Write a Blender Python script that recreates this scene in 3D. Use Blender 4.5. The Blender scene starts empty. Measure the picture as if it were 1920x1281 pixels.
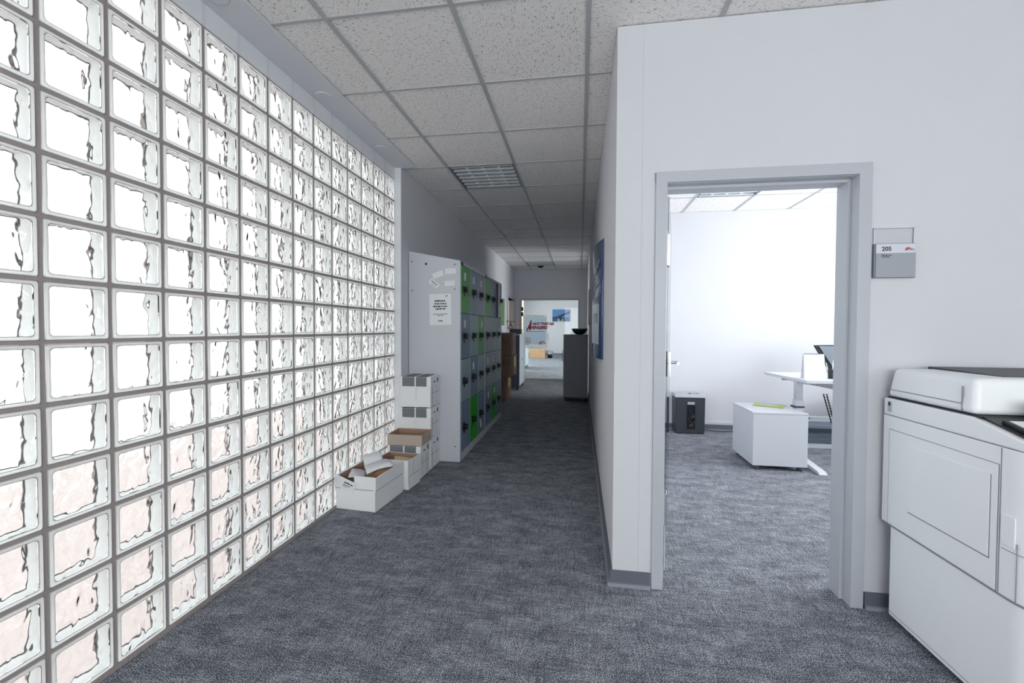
import bpy, bmesh, math, random
from mathutils import Vector, Matrix
random.seed(7)
sc = bpy.context.scene
C = sc.collection
PI = math.pi
# ------------------------------------------------------------ camera, view, world
f, yaw, pitch, roll, cx, cy, H = 801.79, .1513, -.0218, .0051, 964.78, 632.73, 1.2912
Fv = Vector((-math.sin(yaw)*math.cos(pitch), math.cos(yaw)*math.cos(pitch), math.sin(pitch)))
rv = Vector((math.cos(yaw), math.sin(yaw), 0)); uv = rv.cross(Fv)
Rv = rv*math.cos(roll)+uv*math.sin(roll); Uv = -rv*math.sin(roll)+uv*math.cos(roll)
cam = bpy.data.cameras.new('camera'); co = bpy.data.objects.new('camera', cam); C.objects.link(co)
co.matrix_world = Matrix(((Rv.x, Uv.x, -Fv.x, 0), (Rv.y, Uv.y, -Fv.y, 0), (Rv.z, Uv.z, -Fv.z, H), (0, 0, 0, 1)))
cam.sensor_fit = 'HORIZONTAL'; cam.sensor_width = 36; cam.lens = f/1920*36
cam.shift_x = (960-cx)/1920; cam.shift_y = (cy-640.5)/1920
cam.clip_start = .02; cam.clip_end = 300
sc.camera = co
vs = sc.view_settings
vs.view_transform = 'Standard'; vs.look = 'None'; vs.gamma = 1; vs.use_curve_mapping = False
vs.exposure = 0.0
SKY = 1.95
w = bpy.data.worlds.new('overcast_sky'); sc.world = w; w.use_nodes = True
bgn = w.node_tree.nodes['Background']; bgn.inputs[0].default_value = (.985, .99, 1, 1); bgn.inputs[1].default_value = SKY
cyc = sc.cycles
cyc.max_bounces = 14; cyc.diffuse_bounces = 6; cyc.glossy_bounces = 3; cyc.transmission_bounces = 8
cyc.transparent_max_bounces = 12; cyc.sample_clamp_indirect = 6; cyc.blur_glossy = 0.5
cyc.use_denoising = True; cyc.denoiser = 'OPENIMAGEDENOISE'

def daylight(name, loc, rot, sx, sy, power, col=(.98, .985, 1)):   # area light just outside a modelled window opening
    l = bpy.data.lights.new(name, 'AREA'); l.shape = 'RECTANGLE'; l.size = sx; l.size_y = sy
    l.energy = power; l.color = col
    o = bpy.data.objects.new(name, l); C.objects.link(o); o.location = loc; o.rotation_euler = rot
    return o
TOWARD_NEG_X = (0, PI/2, 0)     # emits to -X
TOWARD_POS_X = (0, -PI/2, 0)
TOWARD_POS_Y = (PI/2, 0, 0)
daylight('daylight_office_window', (4.68, 4.0, 1.75), TOWARD_NEG_X, 1.7, 2.9, 225)
daylight('daylight_side_room_window', (4.28, 9.2, 1.7), TOWARD_NEG_X, 1.8, 2.6, 150)
daylight('daylight_coat_room_window', (-4.28, 11.5, 1.7), TOWARD_POS_X, 1.8, 1.8, 70, (1, .93, .84))
daylight('daylight_far_room_window', (-4.28, 16, 1.7), TOWARD_POS_X, 1.8, 6.0, 430)
daylight('added_far_room_side_fill', (3.28, 12.9, 1.7), TOWARD_NEG_X, 1.8, 2.8, 270)  # unseen window light, added to brighten poster and floor at the glass door
daylight('added_hall_fill', (1.2, -2.68, 1.6), TOWARD_POS_Y, 4.2, 1.8, 125)  # unseen window light behind the camera, added to lift the interior

# ------------------------------------------------------------ materials
def lin(c):
    return tuple(((v/255)/12.92 if v/255 <= .04045 else ((v/255+.055)/1.055)**2.4) for v in c)
MATS = {}
def mat(name, rgb, rough=.5, metal=0, spec=.5, bump=0, bscale=60, coat=0, var=0, vscale=4, alpha=1):
    if name in MATS: return MATS[name]
    m = bpy.data.materials.new(name); m.use_nodes = True; MATS[name] = m
    nt = m.node_tree; b = nt.nodes['Principled BSDF']
    c = (*lin(rgb), 1)
    b.inputs['Base Color'].default_value = c
    b.inputs['Roughness'].default_value = rough; b.inputs['Metallic'].default_value = metal
    b.inputs['Specular IOR Level'].default_value = spec
    b.inputs['Coat Weight'].default_value = coat
    tc = nt.nodes.new('ShaderNodeTexCoord')
    n = nt.nodes.new('ShaderNodeTexNoise'); n.inputs['Scale'].default_value = vscale; n.inputs['Detail'].default_value = 3
    nt.links.new(tc.outputs['Object'], n.inputs['Vector'])
    mx = nt.nodes.new('ShaderNodeMixRGB'); mx.blend_type = 'MULTIPLY'
    v = max(var, .02)
    mx.inputs[1].default_value = c
    mr = nt.nodes.new('ShaderNodeMapRange'); mr.inputs[3].default_value = 1-v; mr.inputs[4].default_value = 1+v*.5
    nt.links.new(n.outputs[0], mr.inputs[0]); nt.links.new(mr.outputs[0], mx.inputs[2]); mx.inputs[0].default_value = 1
    nt.links.new(mx.outputs[0], b.inputs['Base Color'])
    if bump:
        n2 = nt.nodes.new('ShaderNodeTexNoise'); n2.inputs['Scale'].default_value = bscale; n2.inputs['Detail'].default_value = 4
        nt.links.new(tc.outputs['Object'], n2.inputs['Vector'])
        bp = nt.nodes.new('ShaderNodeBump'); bp.inputs['Strength'].default_value = bump; bp.inputs['Distance'].default_value = .002
        nt.links.new(n2.outputs[0], bp.inputs['Height']); nt.links.new(bp.outputs[0], b.inputs['Normal'])
    return m
def nodemat(name):
    m = bpy.data.materials.new(name); m.use_nodes = True; nt = m.node_tree
    return m, nt, nt.nodes['Principled BSDF'], nt.nodes['Material Output']

def carpet_mat():
    m, nt, b, out = nodemat('carpet'); L = nt.links.new
    tc = nt.nodes.new('ShaderNodeTexCoord')
    def noise(scale, sx=1, sy=1, det=2, rough=.5):
        mp = nt.nodes.new('ShaderNodeMapping'); mp.inputs['Scale'].default_value = (sx, sy, 1)
        L(tc.outputs['Object'], mp.inputs[0])
        n = nt.nodes.new('ShaderNodeTexNoise'); n.inputs['Scale'].default_value = scale; n.inputs['Detail'].default_value = det
        n.inputs['Roughness'].default_value = rough
        L(mp.outputs[0], n.inputs[0]); return n.outputs[0]
    def ramp(src, p0, p1, c0, c1):
        r = nt.nodes.new('ShaderNodeValToRGB'); r.color_ramp.elements[0].position = p0; r.color_ramp.elements[1].position = p1
        r.color_ramp.elements[0].color = c0; r.color_ramp.elements[1].color = c1; L(src, r.inputs[0]); return r.outputs[0]
    W, K = (1, 1, 1, 1), (0, 0, 0, 1)
    def math_(op, a, bb):
        n = nt.nodes.new('ShaderNodeMath'); n.operation = op
        for i, v in ((0, a), (1, bb)):
            if isinstance(v, (int, float)): n.inputs[i].default_value = v
            else: L(v, n.inputs[i])
        return n.outputs[0]
    sx = noise(80, .16, 1.0, 4, .72); sy = noise(80, 1.0, .16, 4, .72)
    mask = ramp(noise(9, 1, 1, 4), .2, .8, K, W)
    mx = nt.nodes.new('ShaderNodeMixRGB'); L(mask, mx.inputs[0]); L(sx, mx.inputs[1]); L(sy, mx.inputs[2])
    big = noise(11, .45, 1, 5, .7)
    fine = noise(240, 1, 1, 1, .6)
    s1 = math_('MULTIPLY', math_('SUBTRACT', mx.outputs[0], .5), 1.5)
    s2 = math_('MULTIPLY', math_('SUBTRACT', fine, .5), 2.9)
    s3 = math_('MULTIPLY', math_('SUBTRACT', big, .5), .85)
    t = math_('ADD', math_('ADD', math_('ADD', s1, s2), s3), .44)
    r = nt.nodes.new('ShaderNodeValToRGB'); L(t, r.inputs[0])
    e = r.color_ramp.elements
    e[0].position = .05; e[0].color = (*lin((62, 65, 75)), 1)
    e[1].position = 1.0; e[1].color = (*lin((208, 211, 218)), 1)
    k = e.new(.45); k.color = (*lin((108, 111, 121)), 1)
    L(r.outputs[0], b.inputs['Base Color']); b.inputs['Roughness'].default_value = .95; b.inputs['Specular IOR Level'].default_value = .15
    bp = nt.nodes.new('ShaderNodeBump'); bp.inputs['Strength'].default_value = .5; bp.inputs['Distance'].default_value = .003
    L(fine, bp.inputs['Height']); L(bp.outputs[0], b.inputs['Normal'])
    return m
def tile_mat():
    m, nt, b, out = nodemat('mineral_ceiling_tile'); L = nt.links.new
    tc = nt.nodes.new('ShaderNodeTexCoord')
    # fissures: short dark worm holes, direction alternates from tile to tile
    mpA = nt.nodes.new('ShaderNodeMapping'); mpA.inputs['Scale'].default_value = (1, .3, 1); L(tc.outputs['Object'], mpA.inputs[0])
    mpB = nt.nodes.new('ShaderNodeMapping'); mpB.inputs['Scale'].default_value = (.3, 1, 1); L(tc.outputs['Object'], mpB.inputs[0])
    outs = []
    for mp in (mpA, mpB):
        n = nt.nodes.new('ShaderNodeTexNoise'); n.inputs['Scale'].default_value = 190; n.inputs['Detail'].default_value = 2
        n.inputs['Distortion'].default_value = .6
        L(mp.outputs[0], n.inputs[0]); outs.append(n.outputs[0])
    at = nt.nodes.new('ShaderNodeAttribute'); at.attribute_name = 'turn'
    mx = nt.nodes.new('ShaderNodeMixRGB'); L(at.outputs['Fac'], mx.inputs[0]); L(outs[0], mx.inputs[1]); L(outs[1], mx.inputs[2])
    r = nt.nodes.new('ShaderNodeValToRGB'); L(mx.outputs[0], r.inputs[0])
    e = r.color_ramp.elements
    e[0].position = .33; e[0].color = (*lin((160, 156, 156)), 1)
    e[1].position = .41; e[1].color = (*lin((250, 246, 244)), 1)
    L(r.outputs[0], b.inputs['Base Color']); b.inputs['Roughness'].default_value = .95; b.inputs['Specular IOR Level'].default_value = .1
    bp = nt.nodes.new('ShaderNodeBump'); bp.inputs['Strength'].default_value = .25; bp.inputs['Distance'].default_value = .002
    L(mx.outputs[0], bp.inputs['Height']); L(bp.outputs[0], b.inputs['Normal'])
    return m
def block_glass_mat():
    m, nt, b, out = nodemat('wavy_block_glass'); L = nt.links.new
    nt.nodes.remove(b)
    tc = nt.nodes.new('ShaderNodeTexCoord')
    mp = nt.nodes.new('ShaderNodeMapping'); mp.inputs['Rotation'].default_value = (.65, 0, 0); mp.inputs['Scale'].default_value = (1, 1, .62)
    L(tc.outputs['Object'], mp.inputs[0])
    n = nt.nodes.new('ShaderNodeTexNoise'); n.inputs['Scale'].default_value = 24; n.inputs['Detail'].default_value = .2; n.inputs['Distortion'].default_value = .5
    L(mp.outputs[0], n.inputs[0])
    bp = nt.nodes.new('ShaderNodeBump'); bp.inputs['Strength'].default_value = 1; bp.inputs['Distance'].default_value = .0115
    L(n.outputs[0], bp.inputs['Height'])
    g = nt.nodes.new('ShaderNodeBsdfGlass'); g.inputs['Roughness'].default_value = 0; g.inputs['IOR'].default_value = 1.5
    g.inputs['Color'].default_value = (.992, 1, .996, 1)
    L(bp.outputs[0], g.inputs['Normal']); L(g.outputs[0], out.inputs[0])
    return m
def clear_glass_mat(name='clear_pane_glass', tint=(.95, .98, .97), gl=.08):
    m, nt, b, out = nodemat(name); L = nt.links.new
    nt.nodes.remove(b)
    t = nt.nodes.new('ShaderNodeBsdfTransparent'); t.inputs[0].default_value = (*tint, 1)
    g = nt.nodes.new('ShaderNodeBsdfGlossy'); g.inputs['Roughness'].default_value = .02
    fr = nt.nodes.new('ShaderNodeFresnel'); fr.inputs[0].default_value = 1.3
    mx = nt.nodes.new('ShaderNodeMixShader'); L(fr.outputs[0], mx.inputs[0]); L(t.outputs[0], mx.inputs[1]); L(g.outputs[0], mx.inputs[2])
    L(mx.outputs[0], out.inputs[0]); return m
def rim_mat(name, rgb, tr=.6, gl=.12):
    m, nt, b, out = nodemat(name); L = nt.links.new
    nt.nodes.remove(b)
    c = (*lin(rgb), 1)
    n = nt.nodes.new('ShaderNodeTexNoise'); n.inputs['Scale'].default_value = 45; tc = nt.nodes.new('ShaderNodeTexCoord'); L(tc.outputs['Object'], n.inputs[0])
    r = nt.nodes.new('ShaderNodeMixRGB'); L(n.outputs[0], r.inputs[0]); r.inputs[1].default_value = c; r.inputs[2].default_value = (*[v*.93 for v in c[:3]], 1)
    t = nt.nodes.new('ShaderNodeBsdfTranslucent'); d = nt.nodes.new('ShaderNodeBsdfDiffuse'); g = nt.nodes.new('ShaderNodeBsdfGlossy')
    g.inputs['Roughness'].default_value = .15
    L(r.outputs[0], t.inputs[0]); L(r.outputs[0], d.inputs[0])
    m1 = nt.nodes.new('ShaderNodeMixShader'); m1.inputs[0].default_value = 1-tr; L(t.outputs[0], m1.inputs[1]); L(d.outputs[0], m1.inputs[2])
    m2 = nt.nodes.new('ShaderNodeMixShader'); m2.inputs[0].default_value = gl; L(m1.outputs[0], m2.inputs[1]); L(g.outputs[0], m2.inputs[2])
    L(m2.outputs[0], out.inputs[0]); return m

M_carpet = carpet_mat(); M_tile = tile_mat(); M_bglass = block_glass_mat(); M_clear = clear_glass_mat()
M_rim = rim_mat('cast_glass_rim', (252, 253, 252), .8, .08); M_cav = rim_mat('block_side_glass', (250, 252, 252), .0, .03)
M_wall = mat('wall_paint', (215, 215, 221), .85, bump=.25, bscale=220, spec=.2)
M_white = mat('white_plaster', (230, 231, 236), .8, spec=.2)
M_panelw = mat('white_tile_panel', (240, 241, 245), .35)
M_tee = mat('ceiling_tee_paint', (186, 187, 189), .5)
M_gap = mat('dark_joint', (70, 70, 74), .9)
M_mortar = mat('brown_grey_mortar', (168, 158, 156), .9, bump=.5, bscale=180, var=.12, vscale=20)
M_base = mat('grey_skirting', (104, 108, 120), .5); M_basef = mat('skirting_foot', (150, 154, 166), .6)
M_frame = mat('door_frame_grey', (188, 190, 198), .4)
M_lgrey = mat('locker_light_grey', (206, 208, 216), .38, spec=.4)
M_dgreen = mat('locker_green', (86, 172, 80), .35); M_dblue = mat('locker_blue_grey', (122, 142, 166), .35)
M_dteal = mat('locker_teal_grey', (150, 174, 180), .35); M_dbg2 = mat('locker_dusty_blue', (138, 152, 172), .35)
M_dgrn2 = mat('locker_bright_green', (44, 168, 30), .35); M_dlil = mat('locker_slate', (152, 158, 176), .35)
M_black = mat('black_plastic', (22, 23, 27), .4); M_paper = mat('white_paper', (236, 238, 242), .8)
M_ink = mat('printed_ink', (50, 52, 60), .8); M_inkl = mat('printed_ink_pale', (120, 122, 130), .8)
M_cardw = mat('white_carton', (242, 242, 244), .75, var=.05); M_cardb = mat('brown_carton', (170, 140, 122), .85, var=.08, vscale=12)
M_cardg = mat('greige_carton', (190, 175, 164), .85, var=.06, vscale=10)
M_tag = mat('grey_label', (120, 122, 128), .7, var=.06, vscale=60); M_mbox = mat('moving_carton', (134, 110, 96), .85, var=.1, vscale=10)
M_env = mat('kraft_envelope', (214, 190, 150), .7); M_yellow = mat('yellow_label', (222, 208, 60), .6)
M_cop = mat('copier_white', (246, 247, 251), .42, spec=.4); M_copd = mat('copier_seam', (140, 143, 152), .6)
M_dgray = mat('dark_grey_plastic', (52, 58, 66), .45); M_smoke = mat('smoked_window', (22, 26, 34), .12)
M_silver = mat('silver_grey_plastic', (176, 180, 188), .4); M_chrome = mat('brushed_steel', (205, 208, 212), .3, metal=1)
M_furn = mat('furniture_white', (208, 211, 217), .45); M_cab = mat('corridor_cabinet_grey', (136, 138, 148), .5)
M_cabl = mat('pale_cabinet', (186, 196, 204), .45); M_cabd = mat('dark_cabinet_front', (70, 76, 88), .5)
M_louv = mat('louver_white', (226, 230, 234), .3); M_refl = mat('lamp_reflector', (150, 154, 160), .35, metal=.4)
M_bowl = mat('dark_green_bowl', (14, 58, 52), .3); M_green = mat('leaf_green_print', (92, 156, 54), .5, var=.9, vscale=38)
M_red = mat('logo_red', (186, 40, 52), .6); M_blue = mat('poster_sky_blue', (176, 208, 236), .6, var=.12, vscale=6)
M_pblue = mat('bridge_sky', (84, 132, 190), .5, var=.15, vscale=6); M_water = mat('bridge_water', (40, 84, 140), .5, var=.2, vscale=20)
M_bridge = mat('bridge_steel', (46, 54, 72), .6); M_sand = mat('bridge_pier', (190, 174, 156), .7)
M_signg = mat('sign_grey', (160, 164, 174), .5); M_acryl = clear_glass_mat('clear_acrylic', (.985, .985, .99))
M_mat = clear_glass_mat('frosted_acrylic', (.72, .76, .8))
M_chair = mat('chair_grey_fabric', (120, 128, 138), .8, bump=.3, bscale=400); M_ground = mat('pale_paving', (206, 196, 193), .9, var=.35, vscale=1.3)
M_brown = mat('dark_brown_print', (70, 40, 34), .5, var=.4, vscale=9); M_mag = mat('magazine_green', (178, 196, 60), .4, var=.2, vscale=20)
M_beige = mat('coat_room_beige', (222, 204, 188), .85); M_mblue = mat('portrait_panel_print', (70, 100, 150), .12, var=.35, vscale=3.2, coat=.6)
M_pink = mat('shrink_wrap', (222, 216, 226), .25)

# ------------------------------------------------------------ mesh helpers
class MB:
    def __init__(s): s.b = bmesh.new()
    def quad(s, pts):
        v = [s.b.verts.new(p) for p in pts]; return s.b.faces.new(v)
    def box(s, x0, x1, y0, y1, z0, z1, mi=0, M=None):
        P = [(x0, y0, z0), (x1, y0, z0), (x1, y1, z0), (x0, y1, z0), (x0, y0, z1), (x1, y0, z1), (x1, y1, z1), (x0, y1, z1)]
        if M is not None: P = [M @ Vector(p) for p in P]
        v = [s.b.verts.new(p) for p in P]
        for f_ in ((3, 2, 1, 0), (4, 5, 6, 7), (0, 1, 5, 4), (1, 2, 6, 5), (2, 3, 7, 6), (3, 0, 4, 7)):
            fc = s.b.faces.new([v[i] for i in f_]); fc.material_index = mi
        return s
    def prism(s, pts, z0, z1, axis='Z', mi=0):     # pts 2D polygon, extruded along axis
        def P(a, b_, c): return {'Z': (a, b_, c), 'Y': (a, c, b_), 'X': (c, a, b_)}[axis]
        A = [s.b.verts.new(P(a, b_, z0)) for a, b_ in pts]; B = [s.b.verts.new(P(a, b_, z1)) for a, b_ in pts]
        n = len(pts); fs = [s.b.faces.new(A[::-1]), s.b.faces.new(B)]
        for i in range(n): fs.append(s.b.faces.new([A[i], A[(i+1) % n], B[(i+1) % n], B[i]]))
        for q in fs: q.material_index = mi
        return s
    def tube(s, pts, r, n=8, r2=None, mi=0):
        pts = [Vector(p) for p in pts]; rings = []
        for i, p in enumerate(pts):
            d = (pts[min(i+1, len(pts)-1)]-pts[max(i-1, 0)]).normalized()
            a = d.orthogonal().normalized()
            if i: 
                a = (pa - d*pa.dot(d)).normalized()
            pa = a; b_ = d.cross(a); rr = r if r2 is None else r+(r2-r)*i/(len(pts)-1)
            rings.append([s.b.verts.new(p+(a*math.cos(t)+b_*math.sin(t))*rr) for t in [2*PI*k/n for k in range(n)]])
        for A, B in zip(rings, rings[1:]):
            for k in range(n):
                fc = s.b.faces.new([A[k], A[(k+1) % n], B[(k+1) % n], B[k]]); fc.smooth = True; fc.material_index = mi
        s.b.faces.new(rings[0][::-1]).material_index = mi; s.b.faces.new(rings[-1]).material_index = mi
        return s
    def lathe(s, prof, c, n=32, cap=True):
        rings = [[s.b.verts.new((c[0]+r_*math.cos(2*PI*k/n), c[1]+r_*math.sin(2*PI*k/n), c[2]+z)) for k in range(n)] for r_, z in prof]
        for A, B in zip(rings, rings[1:]):
            for k in range(n):
                fc = s.b.faces.new([A[k], A[(k+1) % n], B[(k+1) % n], B[k]]); fc.smooth = True
        if cap: s.b.faces.new(rings[0][::-1]); s.b.faces.new(rings[-1])
        return s
    def build(s, name, m, parent=None, bevel=0, seg=2, loc=None, xf=None):
        me = bpy.data.meshes.new(name)
        if xf is not None: s.b.transform(xf)
        org = Vector((0, 0, 0))
        if loc is not None: org = Vector(loc); s.b.transform(Matrix.Translation(-org))
        bmesh.ops.recalc_face_normals(s.b, faces=s.b.faces)
        s.b.to_mesh(me); s.b.free()
        for mm in (m if isinstance(m, (list, tuple)) else [m]): me.materials.append(mm)
        o = bpy.data.objects.new(name, me); C.objects.link(o)
        if parent is not None:
            o.parent = parent
        o.location = org
        if bevel:
            b_ = o.modifiers.new('bevel', 'BEVEL'); b_.width = bevel; b_.segments = seg; b_.limit_method = 'ANGLE'; b_.angle_limit = .7
            for p in me.polygons: p.use_smooth = True
            wn = o.modifiers.new('wn', 'WEIGHTED_NORMAL'); wn.keep_sharp = True
        return o
def tag(o, label=None, cat=None, group=None, kind=None):
    if label: o['label'] = label
    if cat: o['category'] = cat
    if group: o['group'] = group
    if kind: o['kind'] = kind
    return o
def struct(o): o['kind'] = 'structure'; return o
def thing(name, label, cat, loc=(0, 0, 0), rz=0, group=None):
    o = bpy.data.objects.new(name, None); C.objects.link(o); o.location = loc; o.rotation_euler = (0, 0, rz); o.empty_display_size = .05
    return tag(o, label, cat, group)
def rep(src, parent, loc=None):
    c = src.copy(); C.objects.link(c); c.parent = parent
    if loc is not None: c.location = loc
    return c
def dup(root, loc, label, rz=None):
    r = root.copy(); C.objects.link(r); r.location = loc; r['label'] = label
    if rz is not None: r.rotation_euler = (0, 0, rz)
    for ch in list(root.children):
        c = rep(ch, r)
        for g in list(ch.children): rep(g, c)
    return r
def text(name, s, size, loc, rot, m, parent=None, align='LEFT', shear=0, ext=.0004, bold=0):
    cu = bpy.data.curves.new(name, 'FONT'); cu.body = s; cu.size = size; cu.align_x = align; cu.shear = shear; cu.extrude = ext; cu.offset = bold
    cu.materials.append(m)
    o = bpy.data.objects.new(name, cu); C.objects.link(o); o.location = loc; o.rotation_euler = rot
    me = bpy.data.meshes.new_from_object(o); m2 = bpy.data.objects.new(name, me); C.objects.link(m2)
    m2.location = loc; m2.rotation_euler = rot; bpy.data.objects.remove(o); o = m2; o.name = name
    if parent is not None: o.parent = parent
    return o
FRONT = (PI/2, 0, 0)      # readable by somebody looking toward +Y

# ------------------------------------------------------------ the setting
ZC = 2.773
G = -1.711; PB = .2042; GY0 = 1.133; GZ0 = H-.0546; KMIN, KMAX = -15, 13; JMIN, JMAX = -6, 7
LW = -1.65                      # corridor left wall
RW = .172                       # corridor right wall
FY0, FY1 = 2.185, 2.31          # front wall of the office
BY = 10.85                      # back wall

def wall(name, axis, c0, c1, a0, a1, z0=0, z1=ZC, openings=(), m=M_wall, bevel=0):
    """axis 'X': wall plane at x c0..c1 running along y a0..a1; axis 'Y': plane at y c0..c1 running along x"""
    mb = MB()
    def bx(p0, p1, q0, q1):
        if p1-p0 < 1e-4 or q1-q0 < 1e-4: return
        if axis == 'X': mb.box(c0, c1, p0, p1, q0, q1)
        else: mb.box(p0, p1, c0, c1, q0, q1)
    cur = a0
    for (o0, o1, oz0, oz1) in sorted(openings):
        bx(cur, o0, z0, z1); bx(o0, o1, z0, oz0); bx(o0, o1, oz1, z1); cur = o1
    bx(cur, a1, z0, z1)
    return struct(mb.build(name, m, bevel=bevel))

fl = MB(); fl.box(-1.797, 4.7, -2.7, 8.9, -.12, 0); fl.box(-4.3, 4.7, 8.9, 21.0, -.12, 0); struct(fl.build('floor', M_carpet))
gr = MB(); gr.box(-17, -1.95, -16, 26, -3.75, -3.6); struct(gr.build('ground', M_ground))

# ceiling: tiles cell by cell, tees below
TX0, TY0, TX, TY = -1.2208, 1.9284, .625, .637
fixtures = {(0, 3): 1, (0, 7): 1, (4, 4): 1, (0, 12): 1, (-3, 20): 1}
tb = bmesh.new(); turn = tb.faces.layers.float.new('turn')
tee = MB()
def cells(x0, x1, y0, y1):
    m0 = math.floor((x0-TX0)/TX); m1 = math.ceil((x1-TX0)/TX); n0 = math.floor((y0-TY0)/TY); n1 = math.ceil((y1-TY0)/TY)
    for m_ in range(m0, m1):
        for n_ in range(n0, n1):
            if (m_, n_) in fixtures: continue
            a, b_ = max(x0, TX0+m_*TX), min(x1, TX0+(m_+1)*TX); c, d = max(y0, TY0+n_*TY), min(y1, TY0+(n_+1)*TY)
            if b_-a < .005 or d-c < .005: continue
            z = ZC+.005
            v = [tb.verts.new(p) for p in ((a, c, z), (b_, c, z), (b_, d, z), (a, d, z), (a, c, z+.02), (b_, c, z+.02), (b_, d, z+.02), (a, d, z+.02))]
            t = float(random.random() < .5)
            for q in ((3, 2, 1, 0), (4, 5, 6, 7), (0, 1, 5, 4), (1, 2, 6, 5), (2, 3, 7, 6), (3, 0, 4, 7)):
                fc = tb.faces.new([v[i] for i in q]); fc[turn] = t
    for m_ in range(m0+1, m1):
        x = TX0+m_*TX
        if x0 < x < x1: tee.box(x-.012, x+.012, y0, y1, ZC-.001, ZC+.006)
    for n_ in range(n0+1, n1):
        y = TY0+n_*TY
        if y0 < y < y1:
            tee.box(x0, x1, y-.008, y+.008, ZC, ZC+.0055)
cells(-1.53, 4.7, -2.7, 3.80); cells(-1.8, 4.7, 3.80, 8.9); cells(-4.3, 4.7, 8.9, 21.0)
me = bpy.data.meshes.new('ceiling'); bmesh.ops.recalc_face_normals(tb, faces=tb.faces); tb.to_mesh(me); tb.free(); me.materials.append(M_tile)
ceil = bpy.data.objects.new('ceiling', me); C.objects.link(ceil); struct(ceil)
tee.build('ceiling_grid', M_tee, ceil)
s = MB(); s.box(-1.85, -1.535, -2.7, 3.80, ZC-.004, ZC+.08); s.box(-1.536, -1.51, -2.7, 3.80, ZC-.006, ZC)
struct(s.build('trim_soffit', M_white))

# left wall beyond the glass blocks, with the coat room door opening
wall('wall_left', 'X', LW-.15, LW, 3.80, BY+.01, openings=[(9.78, 10.82, 0, 2.0)])
s = MB(); s.box(G-.14, LW+.0, KMAX*PB+GY0-.001, 3.80, 0, ZC); struct(s.build('wall_left_reveal', M_white))
# ---- glass block wall: window_1
zb, zt = GZ0+JMIN*PB, GZ0+JMAX*PB
yb, yt = GY0+KMIN*PB, GY0+KMAX*PB
JT = .0066
win = MB()
for k in range(KMIN, KMAX+1):
    y = GY0+k*PB; win.box(G-.085, G-.004, y-JT, y+JT, zb, zt)
for j in range(JMIN, JMAX+1):
    z = GZ0+j*PB; win.box(G-.085, G-.0045, yb, yt, z-JT*.95, z+JT*.95)
win.box(G-.085, G+.004, yb, yt, 0, zb+.004)
win = struct(win.build('window_1', M_mortar))
def rr(hw, r, n=4):     # rounded square outline
    pts = []
    for cxs, czs, a0 in ((1, 1, 0), (-1, 1, PI/2), (-1, -1, PI), (1, -1, 3*PI/2)):
        for i in range(n+1):
            a = a0+PI/2*i/n; pts.append((cxs*(hw-r)+r*math.cos(a), czs*(hw-r)+r*math.sin(a)))
    return pts
hw = PB/2-JT
pane = MB(); rim = MB(); cav = MB(); seam = MB()
L0 = rr(hw, .004); L1 = rr(hw-.003, .006); L2 = rr(hw-.0125, .012); L3 = rr(hw-.014, .012)
def ringmesh(mb, yc, zc, loops):
    R_ = []
    for pts, x in loops: R_.append([mb.b.verts.new((x, yc+a, zc+b_)) for a, b_ in pts])
    n = len(R_[0])
    for A, B in zip(R_, R_[1:]):
        for i in range(n):
            fc = mb.b.faces.new([A[i], A[(i+1) % n], B[(i+1) % n], B[i]]); fc.smooth = True
    return R_
for k in range(KMIN, KMAX):
    for j in range(JMIN, JMAX):
        yc, zc = GY0+(k+.5)*PB, GZ0+(j+.5)*PB
        ringmesh(rim, yc, zc, [(L0, G-.006), (L1, G), (L2, G-.0005), (L2, G-.004)])
        ringmesh(seam, yc, zc, [(L2, G-.0015), (L3, G-.0015)])
        xs = G-.0018
        A = [pane.b.verts.new((xs, yc+a, zc+b_)) for a, b_ in L3]; B = [pane.b.verts.new((xs-.007, yc+a, zc+b_)) for a, b_ in L3]
        pane.b.faces.new(A); pane.b.faces.new(B[::-1]); n = len(A)
        for i in range(n): pane.b.faces.new([A[i], B[i], B[(i+1) % n], A[(i+1) % n]])
        ringmesh(cav, yc, zc, [(L1, G-.004), (L1, G-.072)])
        ringmesh(seam, yc, zc, [(rr(hw-.0034, .006), G-.0695), (rr(hw-.0034, .006), G-.0735), (rr(hw-.0055, .006), G-.0735)])
rim.build('block_rims', M_rim, win); pane.build('block_panes', M_bglass, win)
cav.build('block_sides', M_cav, win); seam.build('block_seams', mat('block_seam', (120, 122, 122), .6), win)
# white panel strip above the blocks
s = MB(); s.box(G-.09, G+.0, yb, yt, zt-.0, ZC-.004)
strip = struct(s.build('trim_panel_strip', M_panelw))
s = MB()
for k in range(KMIN, KMAX+1):
    y = GY0+k*PB; s.box(G-.002, G+.0014, y-.006, y-.0045, zt, ZC-.004); s.box(G-.002, G+.0014, y+.0045, y+.006, zt, ZC-.004)
s.build('panel_joint', mat('panel_joint_grey', (196, 199, 205), .5), strip)

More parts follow.
